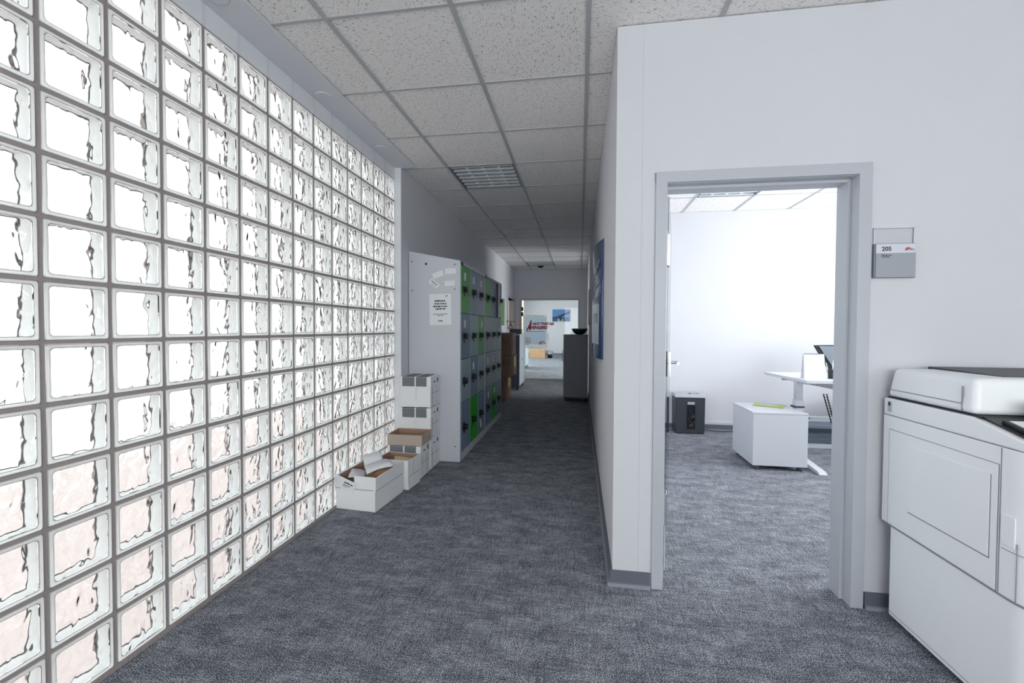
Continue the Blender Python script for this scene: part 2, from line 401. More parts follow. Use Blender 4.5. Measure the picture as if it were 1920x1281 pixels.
# partition between corridor and office, its front wall with the door opening
P1 = RW+.125
wall('wall_corridor_right', 'X', RW, P1, FY0+.0, BY+.01, openings=[(8.30, 9.55, 0, 2.70)])
DX0, DX1 = .400, 1.266
wall('wall_office_front', 'Y', FY0, FY1, P1-.0005, 3.72, openings=[(DX0, DX1, 0, 2.012)])
wall('wall_office_back', 'Y', 5.74, 5.86, P1-.001, 4.7)
wall('wall_office_right', 'X', 4.58, 4.7, FY1-.12, 5.75, openings=[(2.6, 5.4, .9, 2.6)])
wall('wall_hall_right', 'X', 3.7, 3.82, -2.7, FY1)
wall('wall_hall_back', 'Y', -2.72, -2.6, -1.9, 3.8, openings=[(-.9, 3.3, .7, 2.5)])
wall('wall_hall_left', 'X', G-.13, G, -2.62, yb-.0)
wall('wall_side_room_front', 'Y', 7.4, 7.52, P1-.001, 4.3)
wall('wall_side_room_right', 'X', 4.2, 4.3, 7.4, 10.97, openings=[(7.9, 10.5, .8, 2.6)])
wall('wall_back', 'Y', BY, BY+.12, LW-.001, 4.3, openings=[(-1.49, -.045, 0, 2.006)])
wall('wall_coat_room_front', 'Y', 8.9, 9.02, -4.3, LW-.15, m=M_beige)
wall('wall_coat_room_back', 'Y', 12.56, 12.64, -4.3, LW, m=M_beige)
wall('wall_coat_room_right', 'X', LW-.04, LW, BY+.12, 12.57, m=M_beige)
wall('wall_coat_room_left', 'X', -4.3, -4.2, 8.9, 12.64, openings=[(10.6, 12.4, .8, 2.6)])
wall('wall_far_left', 'X', -4.3, -4.2, 12.64, 21, openings=[(12.9, 19.3, .8, 2.6)])
wall('wall_far_right', 'X', 3.15, 3.25, BY+.12, 21, openings=[(11.4, 14.4, .8, 2.6)])
wall('wall_far_back', 'Y', 20.85, 21, -4.3, 3.3)

# outside windows with panes and portals
def window(n, axis, c, a0, a1, z0, z1, inward):
    fr = MB(); t = .05; d = .06
    def bx(mb, p0, p1, q0, q1, dd=d, off=0):
        if axis == 'X': mb.box(c-dd/2+off, c+dd/2+off, p0, p1, q0, q1)
        else: mb.box(p0, p1, c-dd/2+off, c+dd/2+off, q0, q1)
    bx(fr, a0, a1, z0, z0+t); bx(fr, a0, a1, z1-t, z1); bx(fr, a0, a0+t, z0, z1); bx(fr, a1-t, a1, z0, z1)
    mid = (a0+a1)/2; bx(fr, mid-t/2, mid+t/2, z0, z1)
    o = struct(fr.build('window_%d' % n, M_furn)); g = MB(); bx(g, a0+t, a1-t, z0+t, z1-t, .006); g.build('pane', M_clear, o)
window(2, 'X', 4.64, 2.6, 5.4, .9, 2.6, -1)
window(3, 'X', 4.25, 7.9, 10.5, .8, 2.6, -1)
window(4, 'X', -4.25, 10.6, 12.4, .8, 2.6, 1)
window(5, 'X', -4.25, 12.9, 19.3, .8, 2.6, 1)
window(7, 'X', 3.2, 11.4, 14.4, .8, 2.6, -1)  # unseen window added for the extra light near the glass door
window(6, 'Y', -2.66, -.9, 3.3, .7, 2.5, 1)  # unseen window behind the camera, added for the hall fill light

# skirtings
def skirt(name, x0, x1, y0, y1, nx, ny):
    mb = MB(); t = .012
    if nx: # wall face at x0, projecting in nx direction
        a, b_ = sorted((x0, x0+nx*t)); mb.box(a, b_, y0, y1, 0, .075)
        a, b_ = sorted((x0, x0+nx*(t+.012))); mb.box(a, b_, y0-(.012 if nx < 0 else 0), y1, 0, .018, mi=1)
    else:
        a, b_ = sorted((y0, y0+ny*t)); mb.box(x0, x1, a, b_, 0, .075)
        a, b_ = sorted((y0, y0+ny*(t+.012))); mb.box(x0, x1, a, b_, 0, .018, mi=1)
    return struct(mb.build(name, [M_base, M_basef]))
skirt('baseboard_corridor_right', RW, 0, FY0-.012, 8.30, -1, 0)
skirt('baseboard_office_front_left', RW, .356, FY0, 0, 0, -1)
skirt('baseboard_office_front_right', 1.312, 3.7, FY0, 0, 0, -1)
skirt('baseboard_corridor_left', LW, 0, 3.81, 9.72, 1, 0)
skirt('baseboard_office_back', P1, 4.58, 5.74, 0, 0, -1)
skirt('baseboard_far', -4.2, 3.2, 20.85, 0, 0, -1)
s = MB(); s.box(1.2, 4.58, 5.725, 5.74, .078, .112); struct(s.build('trim_office_cable_duct', M_furn))

# door 205: steel frame and open glass leaf
fr = MB()
def jamb(x_in, sgn):   # sgn +1: frame material extends to larger x
    fo = x_in+sgn*.054
    a, b_ = sorted((x_in, fo)); fr.box(a, b_, FY0-.014, FY0+.004, 0, 2.052)          # front face
    a, b_ = sorted((x_in-sgn*.0, x_in+sgn*.014)); fr.box(a, b_, FY0, FY1+.012, 0, 2.0)  # lining
    a, b_ = sorted((x_in-sgn*.014, x_in+sgn*.003)); fr.box(a, b_, FY0+.05, FY1+.012, 0, 1.986)  # stop
    a, b_ = sorted((x_in, fo)); fr.box(a, b_, FY1-.004, FY1+.012, 0, 2.052)
jamb(.414, -1); jamb(1.252, 1)
fr.box(.36, 1.306, FY0-.0139, FY0+.004, 2.0, 2.0521); fr.box(.36, 1.306, FY1-.004, FY1+.0119, 2.0, 2.0521)
fr.box(.40, 1.266, FY0+.0005, FY1+.0115, 1.998, 2.012); fr.box(.41, 1.256, FY0+.0505, FY1+.0115, 1.984, 2.0)
d1 = struct(fr.build('door_1', M_frame, bevel=.002))
hx, hy = .452, 2.335; ang = math.atan2(.984, .186)-.025
MX = Matrix.Translation((hx, hy, 0)) @ Matrix.Rotation(ang, 4, 'Z')
s = MB(); s.box(.006, .81, -.004, .004, .008, 1.98, M=None); lf = s.build('glass_leaf', M_clear, d1, xf=MX)
s = MB(); s.box(0, .06, -.009, .009, .25, .42); s.box(0, .06, -.009, .009, 1.62, 1.79); s.build('hinge', M_chrome, d1, xf=MX, bevel=.003)
s = MB(); s.box(.72, .80, -.012, .012, .965, 1.135); 
for q in (-1, 1):
    s.tube([(.765, 0, 1.06), (.765, q*.05, 1.06), (.755, q*.058, 1.06), (.66, q*.058, 1.06)], .0105, 10)
s.build('lever_handle', M_chrome, d1, xf=MX, bevel=.003)

# door opening to the coat room, frame only
s = MB()
s.box(LW-.16, LW+.012, 9.72, 9.78, 0, 2.06); s.box(LW-.03, LW+.012, 10.80, 10.848, 0, 2.06)
s.box(LW-.16, LW+.012, 9.78, 10.82, 2.0, 2.06); struct(s.build('door_3', M_frame))
# back glass door with frame
s = MB(); s.box(-1.53, -1.49, BY-.014, BY+.13, 0, 2.046); s.box(-.045, -.005, BY-.014, BY+.13, 0, 2.046); s.box(-1.49, -.045, BY-.0139, BY+.1299, 2.006, 2.0459)
d2 = struct(s.build('door_2', M_frame))
s = MB(); s.box(-1.488, -.79, BY+.04, BY+.048, .006, 2.004); s.build('glass_leaf', M_clear, d2)
s = MB(); s.box(-.78, -.047, BY+.04, BY+.048, .006, 2.004); s.build('glass_leaf', M_clear, d2)
s = MB(); s.box(-.80, -.77, BY+.035, BY+.053, .7, .72)
s.box(-.805, -.79, BY-.02, BY-.005, .98, 1.16); s.box(-.803, -.792, BY-.02, BY+.04, .99, 1.0); s.box(-.803, -.792, BY-.02, BY+.04, 1.14, 1.15)
s.build('pull_handle', M_signg, d2)
s = MB()
for z in (.35, 1.0, 1.05, 1.6, 1.73): s.box(-1.488, -1.44, BY+.03, BY+.058, z, z+.10)
s.build('hinge', M_dgray, d2)

# ------------------------------------------------------------ ceiling fittings
def louver_lamp(cell, label, group, slats=7):
    m_, n_ = cell; x0 = TX0+m_*TX+.012; x1 = x0+TX-.024; y0 = TY0+n_*TY+.008; y1 = y0+TY-.016
    xc, yc = (x0+x1)/2, (y0+y1)/2; hx_, hy_ = (x1-x0)/2, (y1-y0)/2
    t = thing('louvre_ceiling_lamp', label, 'ceiling light', (xc, yc, ZC), group=group)
    s = MB(); s.box(-hx_-.004, hx_+.004, -hy_-.004, hy_+.004, .075, .085)
    s.box(-hx_-.004, -hx_+.004, -hy_, hy_, -.001, .08); s.box(hx_-.004, hx_+.004, -hy_, hy_, -.001, .08)
    s.box(-hx_, hx_, -hy_-.004, -hy_+.004, -.001, .08); s.box(-hx_, hx_, hy_-.004, hy_+.004, -.001, .08)
    s.build('housing', M_refl, t)
    for i in range(slats):
        y = -hy_+.03+(2*hy_-.06)*i/(slats-1)
        q = MB(); q.prism([(y-.017, .002), (y+.017, .002), (y+.006, .038), (y-.006, .038)], -hx_+.012, hx_-.012, 'X'); 
        q.build('slat', M_louv, t)
    for i in range(3):
        x = -hx_+hx_*2*(i+1)/4
        q = MB(); q.prism([(x-.016, .012), (x+.016, .012), (x+.004, .055), (x-.004, .055)], -hy_+.01, hy_-.01, 'Y'); q.build('reflector_vane', M_louv, t)
    for i in range(4):
        x = -hx_+hx_*2*(i+.5)/4
        q = MB(); q.tube([(x, -hy_+.03, .058), (x, hy_-.03, .058)], .008, 10); q.build('fluorescent_tube', M_furn, t)
louver_lamp((0, 3), 'unlit louvred ceiling lamp nearest the viewer, above the glass block end', 'louvred ceiling lamps')
louver_lamp((0, 7), 'unlit louvred ceiling lamp halfway down the corridor, above the lockers', 'louvred ceiling lamps')
louver_lamp((0, 12), 'unlit louvred ceiling lamp farthest down the corridor beside the smoke detector', 'louvred ceiling lamps')
louver_lamp((4, 4), 'louvred ceiling lamp seen through the open doorway, inside the office', 'louvred ceiling lamps')
louver_lamp((-3, 20), 'louvred ceiling lamp in the room beyond the glass door', 'louvred ceiling lamps')
for i, (x, y, l) in enumerate([(-1.62, 1.72, 'round white cover on the soffit nearest the viewer'), (-1.63, 2.552, 'round white cover on the soffit, middle of the three'), (-1.63, 3.351, 'round white cover on the soffit nearest the corridor wall')]):
    s = MB(); s.lathe([(.052, -.004), (.052, -.001), (.046, 0.0), (0.001, 0)][::-1] if 0 else [(.047, -.0045), (.051, -.003), (.052, 0)], (0, 0, 0), 32)
    o = s.build('soffit_cover_disc', M_white); o.location = (x, y, ZC-.004); tag(o, l, 'ceiling cover', 'round covers along the soffit')
t = thing('smoke_detector', 'dark round detector on the corridor ceiling before the back wall', 'smoke detector', (-.93, 10.16, ZC))
s = MB(); s.lathe([(.085, -.012), (.095, 0)], (0, 0, 0), 24); s.build('base', M_silver, t)
s = MB(); s.lathe([(.03, -.05), (.06, -.04), (.07, -.012)], (0, 0, 0), 24); s.build('sensor_head', M_black, t)

# ------------------------------------------------------------ lockers
LX0, LX1, LY0, LYM, LY1 = -1.644, -1.128, 3.96, 5.02, 6.12
LZF, LZB = 1.93, 2.03
rows_z = [(1.435, 1.893), (.988, 1.428), (.562, .981), (.085, .555)]
cols = {0: [(3.99, 4.33), (4.345, 4.675), (4.69, 5.005)], 1: [(5.055, 5.395), (5.41, 5.745), (5.76, 6.09)]}
colors = {0: [[M_dgreen, M_dbg2, M_dlil], [M_dblue, M_dteal, M_dgreen], [M_dteal, M_dblue, M_dteal], [M_dblue, M_dgrn2, M_dblue]],
          1: [[M_dgreen, M_dblue, M_dblue], [M_dlil, M_dteal, M_dteal], [M_dlil, M_dlil, M_dteal], [M_dblue, M_dgrn2, M_dblue]]}
labels = {(0, 0, 0): 0, (0, 1, 0): .0, (0, 2, 0): 0, (1, 0, 0): .0, (1, 2, 0): .4, (2, 1, 0): 0, (0, 0, 1): None,
          (1, 0, 1): .3, (1, 1, 1): .3, (1, 2, 1): .3, (2, 0, 1): .1, (2, 1, 1): .2, (2, 2, 1): .5, (3, 0, 1): .5, (3, 1, 1): .8, (3, 2, 0): -1}
def lock_mb():
    s = MB(); s.box(0, .012, -.03, .03, -.035, .035); s.tube([(.01, 0, 0), (.032, 0, 0)], .022, 14); s.tube([(.03, 0, 0), (.04, 0, 0)], .03, 14)
    s.box(.008, .016, -.008, .008, -.062, -.03); return s
proto_lock = None
for u, (y0, y1) in enumerate([(LY0, LYM-.002), (LYM+.002, LY1)]):
    t = thing('locker_unit', ['grey locker unit with sloping top nearest the viewer, green top-left door', 'grey locker unit farther down the corridor, beside the brown moving boxes'][u], 'locker', ((LX0+LX1)/2, (y0+y1)/2, 0), group='lockers along the left wall')
    O = Vector(t.location)
    b_ = MB(); P = [(LX0, 0), (LX1, 0), (LX1, LZF), (LX0, LZB)]
    fx = LX1-.022
    for (a, c) in ((y0, y0+.012), (y1-.012, y1)):
        b_.prism([(x-O.x, z) for x, z in P], a-O.y, c-O.y, 'Y')
    I = .0015; ya, yz = y0+I-O.y, y1-I-O.y
    b_.box(LX0-O.x, LX0+.01-O.x, ya, yz, 0.02, LZB-.004)
    b_.prism([(LX0-O.x, LZB-.012), (LX1-O.x, LZF-.012), (LX1-O.x, LZF), (LX0-O.x, LZB)], ya, yz, 'Y')
    b_.box(fx-O.x, LX1-.0006-O.x, ya, yz, 0, .078)
    b_.box(fx-O.x, LX1-.0006-O.x, ya, yz, 1.90, LZF-.002)
    b_.box(LX0-O.x, fx-O.x, ya, yz, .06, .078)
    edges = [y0+I]+[v for c in cols[u] for v in c]+[y1-I]
    for i in range(0, len(edges), 2): b_.box(fx-O.x, LX1-.0006-O.x, edges[i]-O.y, edges[i+1]-O.y, .07, 1.905)
    for rz0, rz1 in rows_z: b_.box(LX0-O.x, fx-.004-O.x, ya, yz, rz1-.0, rz1+.006)
    b_.build('body', M_lgrey, t)
    s = MB(); s.box(LX1-O.x, LX1+.004-O.x, y0+.005-O.y, y0+.085-O.y, 1.898, 1.925); s.build('maker_plate', M_black, t)
    if u == 0:
        for x, z, r_ in ((-1.612, 1.93, .006), (-1.185, 1.895, .006), (-1.608, 1.648, .006), (-1.183, 1.66, .006), (-1.47, 1.905, .012), (-1.178, .148, .006), (-1.455, .11, .006)):
            s = MB(); s.tube([(x-O.x, y0+.002-O.y, z), (x-O.x, y0-.0025-O.y, z)], r_, 12); s.build('side_plug', M_black, t)
    for r_, (z0, z1) in enumerate(rows_z):
        for c_, (a, d) in enumerate(cols[u]):
            dm = colors[u][r_][c_]
            op = (u == 1 and r_ == 0 and c_ == 2)
            s = MB()
            if op: # this door stands ajar
                s.box(0, .018, -(d-a)+.01, 0, z0, z1)
                door = s.build('door', M_dlil, t); door.location = (LX1-O.x-.012, d-O.y, 0); door.rotation_euler = (0, 0, .10)
                tag(door, 'slate blue door standing ajar')
                base = Vector((.018, -(d-a)+.05, 0)); par = door
            else:
                s.box(LX1-.014-O.x, LX1+.002-O.x, a-O.y, d-O.y, z0, z1)
                door = s.build('door', dm, t, bevel=.002); tag(door, {'locker_green': 'green door', 'locker_bright_green': 'bright green door', 'locker_blue_grey': 'blue grey door', 'locker_teal_grey': 'teal grey door', 'locker_dusty_blue': 'dusty blue door', 'locker_slate': 'slate blue door'}[dm.name])
                base = Vector((LX1+.002-O.x, a+.075-O.y, 0)); par = door
            zl = z0+(z1-z0)*.5
            if proto_lock is None:
                lk = lock_mb().build('lock_knob', M_black, par); proto_lock = lk
            else:
                lk = rep(proto_lock, par)
            lk.location = (base.x, base.y, zl)
            key = (r_, c_, u)
            lab = labels.get(key)
            if lab is not None and not op:
                s = MB(); yy = base.y+.03+max(lab, 0)*.1; zz = z1-.06-.0*r_
                if lab == -1: s.box(0, .0008, -.03, .03, -.06, .06, M=Matrix.Rotation(.5, 4, 'X')); zz = z0+.14
                else: s.box(0, .0008, -.035, .035, -.045, .03)
                q = s.build('name_card', M_paper, par); q.location = (base.x+.0005, yy+.02, zz-.03)
                s = MB(); s.box(.0008, .0012, -.02, .02, -.004, .004); s.box(.0008, .0012, -.016, .012, -.02, -.014)
                if lab != -1: 
                    z_ = s.build('name_print', M_ink, q) if 0 else s.b.free()
                else: s.b.free()
# notices taped to the locker side
def sheet(name, x0, x1, z0, z1, y, m=M_paper, rot=0, label='', cat='paper note', group=None):
    xc, zc = (x0+x1)/2, (z0+z1)/2
    s = MB(); s.box(-(x1-x0)/2, (x1-x0)/2, -.0006, .0006, -(z1-z0)/2, (z1-z0)/2)
    o = s.build(name, m); o.location = (xc, y, zc); o.rotation_euler = (0, rot, 0); tag(o, label, cat, group); return o
def scribble(parent, lines, y=-.0008, m=M_ink, name='text_line'):
    rnd = random.Random(5)
    for (x0, x1, z, h) in lines:
        s = MB(); x = x0
        while x < x1:
            w_ = rnd.uniform(.5, 1.6)*h; s.box(x, min(x+w_, x1), y-.0003, y+.0003, z-h/2*rnd.uniform(.6, 1), z+h/2*rnd.uniform(.6, 1)); x += w_+h*.28
        s.build(name, m, parent)
def pxl(x, y, Y):   # a pixel of the photograph on a plane Y
    d = Fv+Rv*((x-cx)/f)+Uv*((cy-y)/f); k = Y/d.y; return d.x*k, H+d.z*k
SY = LY0-.001
nx0, nz1 = pxl(805.3, 551.5, SY); nx1, nz0 = pxl(846, 609.5, SY)
nt_ = sheet('notice_sheet', nx0, nx1, nz0, nz1, SY, rot=-.02, label='printed white notice sheet taped to the side of the lockers', cat='notice')
hw_, hh_ = (nx1-nx0)/2, (nz1-nz0)/2
scribble(nt_, [(-hw_*.5, hw_*.5, hh_*.55, .016), (-hw_*.55, hw_*.55, hh_*.37, .016), (-hw_*.65, hw_*.65, hh_*.2, .016), (-hw_*.45, hw_*.45, hh_*.04, .016), (-hw_*.65, hw_*.65, -hh_*.30, .007), (-hw_*.3, hw_*.3, -hh_*.4, .007), (-hw_*.22, hw_*.22, -hh_*.74, .012)])
s = MB(); s.prism([(hw_*.5, hh_*.82), (hw_*.56, hh_*.9), (hw_*.7, hh_*.9), (hw_*.66, hh_*.84), (hw_*.6, hh_*.86), (hw_*.56, hh_*.8)], -.0011, -.0006, 'Y'); s.build('logo', M_ink, nt_)
for (xa, ya, xb, yb_, ro, lab) in ((834.5, 503.5, 855, 513.5, -.02, 'blank white label stuck highest, nearest the locker front corner'), (833.5, 526.5, 853, 536, -.05, 'blank white label stuck below another near the locker front corner'),
                            (811, 510, 831, 520, -.36, 'blank white label stuck at an upward tilt on the locker side'), (804, 527, 824, 536.5, .62, 'handwritten white label tilted downward on the locker side')):
    a, b_ = pxl(xa, ya, SY); c, d = pxl(xb, yb_, SY)
    o = sheet('sticky_label', a, c, d, b_, SY, rot=ro, label=lab, cat='label', group='small labels on the locker side')
    if 'handwritten' in lab: scribble(o, [(-.035, .035, .006, .012), (-.02, .03, -.012, .006)], m=M_inkl, name='handwriting')

# ------------------------------------------------------------ cartons on the floor
def archive_box(label, loc, w_, d_, h_, rz=0, group='white archive cartons by the glass wall', tagw=.6):
    """closed white carton; front faces -Y; lid band with grey cloth label and white string"""
    t = thing('archive_carton', label, 'box', loc, rz, group)
    s = MB(); s.box(-w_/2+.004, w_/2-.004, -d_/2+.004, d_/2-.004, 0, h_-.004)
    s.build('carton_body', M_cardw, t, bevel=.003)
    s = MB(); s.box(-w_/2, w_/2, -d_/2, d_/2, h_-.09, h_)
    s.build('lid', M_cardw, t, bevel=.003)
    s = MB()
    s.box(-w_*.42, w_*.36, -d_/2-.0015, -d_/2+.01, h_-.086, h_-.004); s.box(-w_*.42, w_*.36, -d_/2-.0015, d_/2, h_-.002, h_+.0012)
    s.build('grey_band', M_tag, t)
    s = MB(); s.box(-.006, .006, -d_/2-.004, -d_/2+.004, .06, h_+.002); s.box(-.006, .006, -d_/2-.003, d_/2, h_+.0, h_+.003)
    s.build('string', M_paper, t)
    s = MB(); x = w_/2+.0006
    for yy, zz, l_ in ((-d_*.12, h_-.05, .05), (d_*.18, h_-.038, .02)):
        s.box(x-.001, x+.0004, yy-l_/2, yy+l_/2, zz-.005, zz+.004)
    s.box(x-.001, x+.0004, d_*.2, d_*.28, h_-.065, h_-.02)
    s.build('side_print', M_ink, t)
    s = MB()
    for yy in (-d_*.25, d_*.18): s.box(w_/2-.0042, w_/2-.0030, yy-.0015, yy+.0015, 0.01, h_-.09)
    s.box(w_/2-.0042, w_/2-.0030, -d_/2+.02, d_/2-.02, h_*.45, h_*.45+.003)
    s.build('fold_line', M_inkl, t)
    return t
XS = (-1.622-1.326)/2; WS = .296
archive_box('white archive carton at the top of the stack against the lockers', (XS, 3.822, .5655), WS, .25, .277)
archive_box('white archive carton second from the top of the stack against the lockers', (XS, 3.822, .282), WS, .25, .277)
archive_box('white archive carton at the bottom of the stack against the lockers', (XS, 3.822, 0), WS, .25, .277)
archive_box('low white archive carton with the empty brown tray on it', (XS-.004, 3.568, 0), WS+.004, .235, .277)
def open_tray(name, label, cat, loc, w_, d_, h_, m_out, m_in, rz=0, th=.005, flap=0):
    t = thing(name, label, cat, loc, rz)
    s = MB()
    s.box(-w_/2, w_/2, -d_/2, -d_/2+th, 0, h_); s.box(-w_/2, w_/2, d_/2-th, d_/2, 0, h_)
    s.box(-w_/2, -w_/2+th, -d_/2+th, d_/2-th, 0, h_); s.box(w_/2-th, w_/2, -d_/2+th, d_/2-th, 0, h_)
    s.box(-w_/2+th, w_/2-th, -d_/2+th, d_/2-th, 0, th); s.build('carton_walls', m_out, t)
    s = MB(); g = .0012
    s.box(-w_/2+th, w_/2-th, -d_/2+th, -d_/2+th+g, th, h_-.002); s.box(-w_/2+th, w_/2-th, d_/2-th-g, d_/2-th, th, h_-.002)
    s.box(-w_/2+th, -w_/2+th+g, -d_/2+th, d_/2-th, th, h_-.002); s.box(w_/2-th-g, w_/2-th, -d_/2+th, d_/2-th, th, h_-.002)
    s.box(-w_/2+th, w_/2-th, -d_/2+th, d_/2-th, th, th+g); s.build('inside_lining', m_in, t)
    return t
t = open_tray('carton_tray', 'empty open brown carton tray lying on a white archive carton', 'box', (XS+.0, 3.57, .281), .312, .235, .092, M_cardg, M_cardb)
F_ = open_tray('open_carton', 'open white carton with brown inside, an envelope in it, behind the long white box', 'box', (-1.468, 3.318, 0), .285, .205, .232, M_cardw, M_cardb, rz=-.08)
s = MB(); s.box(.137, .1436, -.113, -.085, .045, .235); s.build('corner_tape', M_paper, F_)
s = MB(); s.box(.1427, .1433, -.02, -.017, .1, .23); s.box(.1427, .1433, -.08, .10, .1, .103); s.build('fold_line', M_inkl, F_)
# envelopes in the open carton
def leafmesh(name, w_, h_, loc, rot, m, label, cat, curl=.02, group=None):
    s = MB(); n = 8; vs_ = []
    for i in range(n+1):
        x = -w_/2+w_*i/n; z = curl*math.sin(PI*i/n)
        vs_.append([s.b.verts.new((x, -h_/2, z)), s.b.verts.new((x, h_/2, z*.6))])
    for a, b_ in zip(vs_, vs_[1:]): s.b.faces.new([a[0], b_[0], b_[1], a[1]]).smooth = True
    o = s.build(name, m); o.location = loc; o.rotation_euler = rot
    so = o.modifiers.new('thickness', 'SOLIDIFY'); so.thickness = .0015
    tag(o, label, cat, group); return o
leafmesh('kraft_envelope', .15, .12, (-1.44, 3.32, .165), (.95, .1, .1), M_env, 'tan kraft envelope standing in the open white carton', 'envelope', .008)
leafmesh('carton_flap_sheet', .12, .07, (-1.52, 3.275, .17), (1.3, 0, .0), M_paper, 'white card piece standing at the left in the open white carton', 'paper', .003)
# the long white box with papers
GX, GY = -1.535, 2.982
t = thing('long_carton', 'long white open carton nearest the viewer, full of papers, against the glass blocks', 'box', (GX, GY, 0), -.075)
w_, d_, th = .312, .40, .006
s = MB(); s.box(-w_/2, w_/2, -d_/2, -d_/2+th, 0, .156); s.box(-w_/2, w_/2, d_/2-th, d_/2, 0, .156)
s.box(-w_/2, -w_/2+th, -d_/2, d_/2, 0, .156); s.box(w_/2-th, w_/2, -d_/2, d_/2, 0, .156); s.box(-w_/2, w_/2, -d_/2, d_/2, 0, th)
s.build('lower_tray', M_cardw, t, bevel=.002)
s = MB(); q = .003
s.box(-.01, w_/2+q, -d_/2-q, -d_/2+th, .158, .245); s.box(-w_/2-q, w_/2+q, d_/2-th, d_/2+q, .158, .2)
s.box(w_/2-th, w_/2+q, -d_/2, d_/2, .150, .242); s.box(-w_/2-q, -w_/2+th, -d_/2+.03, d_/2, .158, .238)
s.build('upper_wall', M_cardw, t, bevel=.002)
s = MB(); s.box(w_/2-th-.0015, w_/2-th+.0005, -d_/2+.005, d_/2-.005, .05, .238); s.box(-w_/2+th-.0005, -w_/2+th+.0015, -d_/2+.03, d_/2-.01, .05, .236); s.box(-w_/2+th, w_/2-th, d_/2-th-.002, d_/2-th, .05, .197)
s.box(-w_/2+th, w_/2-th, -d_/2+th, d_/2-th, .145, .150)
s.build('inside_lining', M_cardb, t)
s = MB(); s.box(-.085, .085, -.0015, .0015, -.045, .04); fl_ = s.build('loose_flap', M_cardw, t); fl_.location = (-.085, -d_/2-.006, .187); fl_.rotation_euler = (.12, .33, .0)
scribble(fl_, [(.0, .07, .012, .012), (-.01, .05, -.006, .007), (-.005, .03, -.018, .006)], y=-.002, name='flap_print')
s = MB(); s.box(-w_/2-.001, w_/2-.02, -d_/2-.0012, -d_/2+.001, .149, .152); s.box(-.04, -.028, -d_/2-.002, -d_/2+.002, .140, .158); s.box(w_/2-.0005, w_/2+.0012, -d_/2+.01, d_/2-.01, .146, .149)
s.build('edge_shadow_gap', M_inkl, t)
leafmesh('paper_sheet', .19, .14, (-1.475, 2.985, .252), (.10, -.2, .55), M_paper, 'large white sheet lying across the long white carton', 'paper', .012)
leafmesh('paper_sheet', .14, .11, (-1.575, 3.09, .265), (.95, -.15, .55), M_paper, 'white sheet standing upright in the long white carton', 'paper', .01, )
leafmesh('wrapped_brochure', .11, .10, (-1.60, 2.90, .215), (.35, .2, .3), M_pink, 'plastic-wrapped pinkish leaflet in the long white carton', 'leaflet', .012)
leafmesh('kraft_envelope', .15, .13, (-1.48, 3.09, .165), (.1, -.05, .1), mat('orange_kraft', (196, 150, 108), .7), 'orange brown envelope lying at the back of the long white carton', 'envelope', .01)

# ------------------------------------------------------------ brown moving boxes
def moving_box(label, loc, w_, d_, h_, rz=0, yl=None):
    t = thing('moving_box', label, 'box', loc, rz, 'brown moving boxes beside the lockers')
    s = MB(); s.box(-w_/2, w_/2, -d_/2, d_/2, 0, h_); s.build('carton_body', M_mbox, t, bevel=.004)
    s = MB(); s.box(-w_/2+.04, -w_/2+.16, -d_/2-.001, -d_/2+.001, h_*.6, h_*.7)
    for xx in (.05, .09, .13): s.box(w_/2-xx-.008, w_/2-xx, -d_/2-.001, -d_/2+.001, h_*.5, h_*.82)
    s.build('carton_print', M_black, t)
    s = MB(); s.box(-w_/2, w_/2, -.003, .003, h_-.001, h_+.0008); s.build('top_slit', M_inkl, t)
    if yl:
        s = MB(); s.box(w_/2-.001, w_/2+.0012, yl[0], yl[1], h_*yl[2], h_*yl[3]); s.build('yellow_label', M_yellow, t)
moving_box('brown moving box at the bottom of the stack, next to the lockers', (-1.455, 7.66, 0), .36, .63, .424, 0, (-.03, .12, .5, .95))
moving_box('brown moving box in the middle of the stack of three', (-1.395, 7.66, .426), .44, .62, .385, .0, (.02, .16, .4, .9))
moving_box('brown moving box on top of the stack of three', (-1.41, 7.68, .813), .44, .60, .39, .02)
s = MB(); s.box(-.12, .12, -.1, .1, 0, .105); o = s.build('storage_box', M_dgray, bevel=.004); o.location = (-1.33, 8.92, 1.1655); tag(o, 'small dark grey box on top of the narrow cabinet on castors', 'box')

def castor_cabinet(name, label, loc, w_, d_, h_, m_side, m_front, m_dark, z0=.09, cast='corner', group=None, front='left'):
    t = thing(name, label, 'cabinet', loc, 0, group)
    s = MB(); s.box(-w_/2, w_/2, -d_/2, d_/2, z0, h_-.02); s.build('body', m_side, t, bevel=.003)
    s = MB(); s.box(-w_/2-.004, w_/2+.004, -d_/2-.004, d_/2+.004, h_-.02, h_); s.build('top_panel', m_side, t, bevel=.002)
    s = MB(); s.box(-w_/2+.01, w_/2-.01, -d_/2+.01, d_/2-.01, z0-.03, z0); s.build('base_plate', m_dark, t)
    for sx in (-1, 1):
        for sy in (-1, 1):
            s = MB(); x, y = sx*(w_/2-.045), sy*(d_/2-.045)
            s.tube([(x-.015, y, .03), (x+.015, y, .03)], .03, 14); s.box(x-.02, x+.02, y-.02, y+.02, .04, z0-.03); s.build('castor', M_black, t)
    return t
t = castor_cabinet('castor_cabinet', 'narrow pale cabinet on castors behind the brown moving boxes', (-1.43, 9.2, 0), .40, .90, 1.165, M_cabl, M_cabl, M_cabd)
s = MB(); s.box(-.2, .2, -.4515, -.449, .09, 1.145); s.build('back_panel', M_cabd, t)
s = MB(); s.box(.199, .203, -.44, -.01, .10, 1.13); s.build('door', M_cabl, t)
s = MB(); s.tube([(.2, -.06, .62), (.215, -.06, .62)], .012, 10); s.build('knob', M_black, t)
t = castor_cabinet('castor_cabinet', 'second pale cabinet on castors, beyond the glass door at left', (-1.84, 13.8, 0), .30, .85, 1.12, M_cabl, M_cabl, M_cabd)
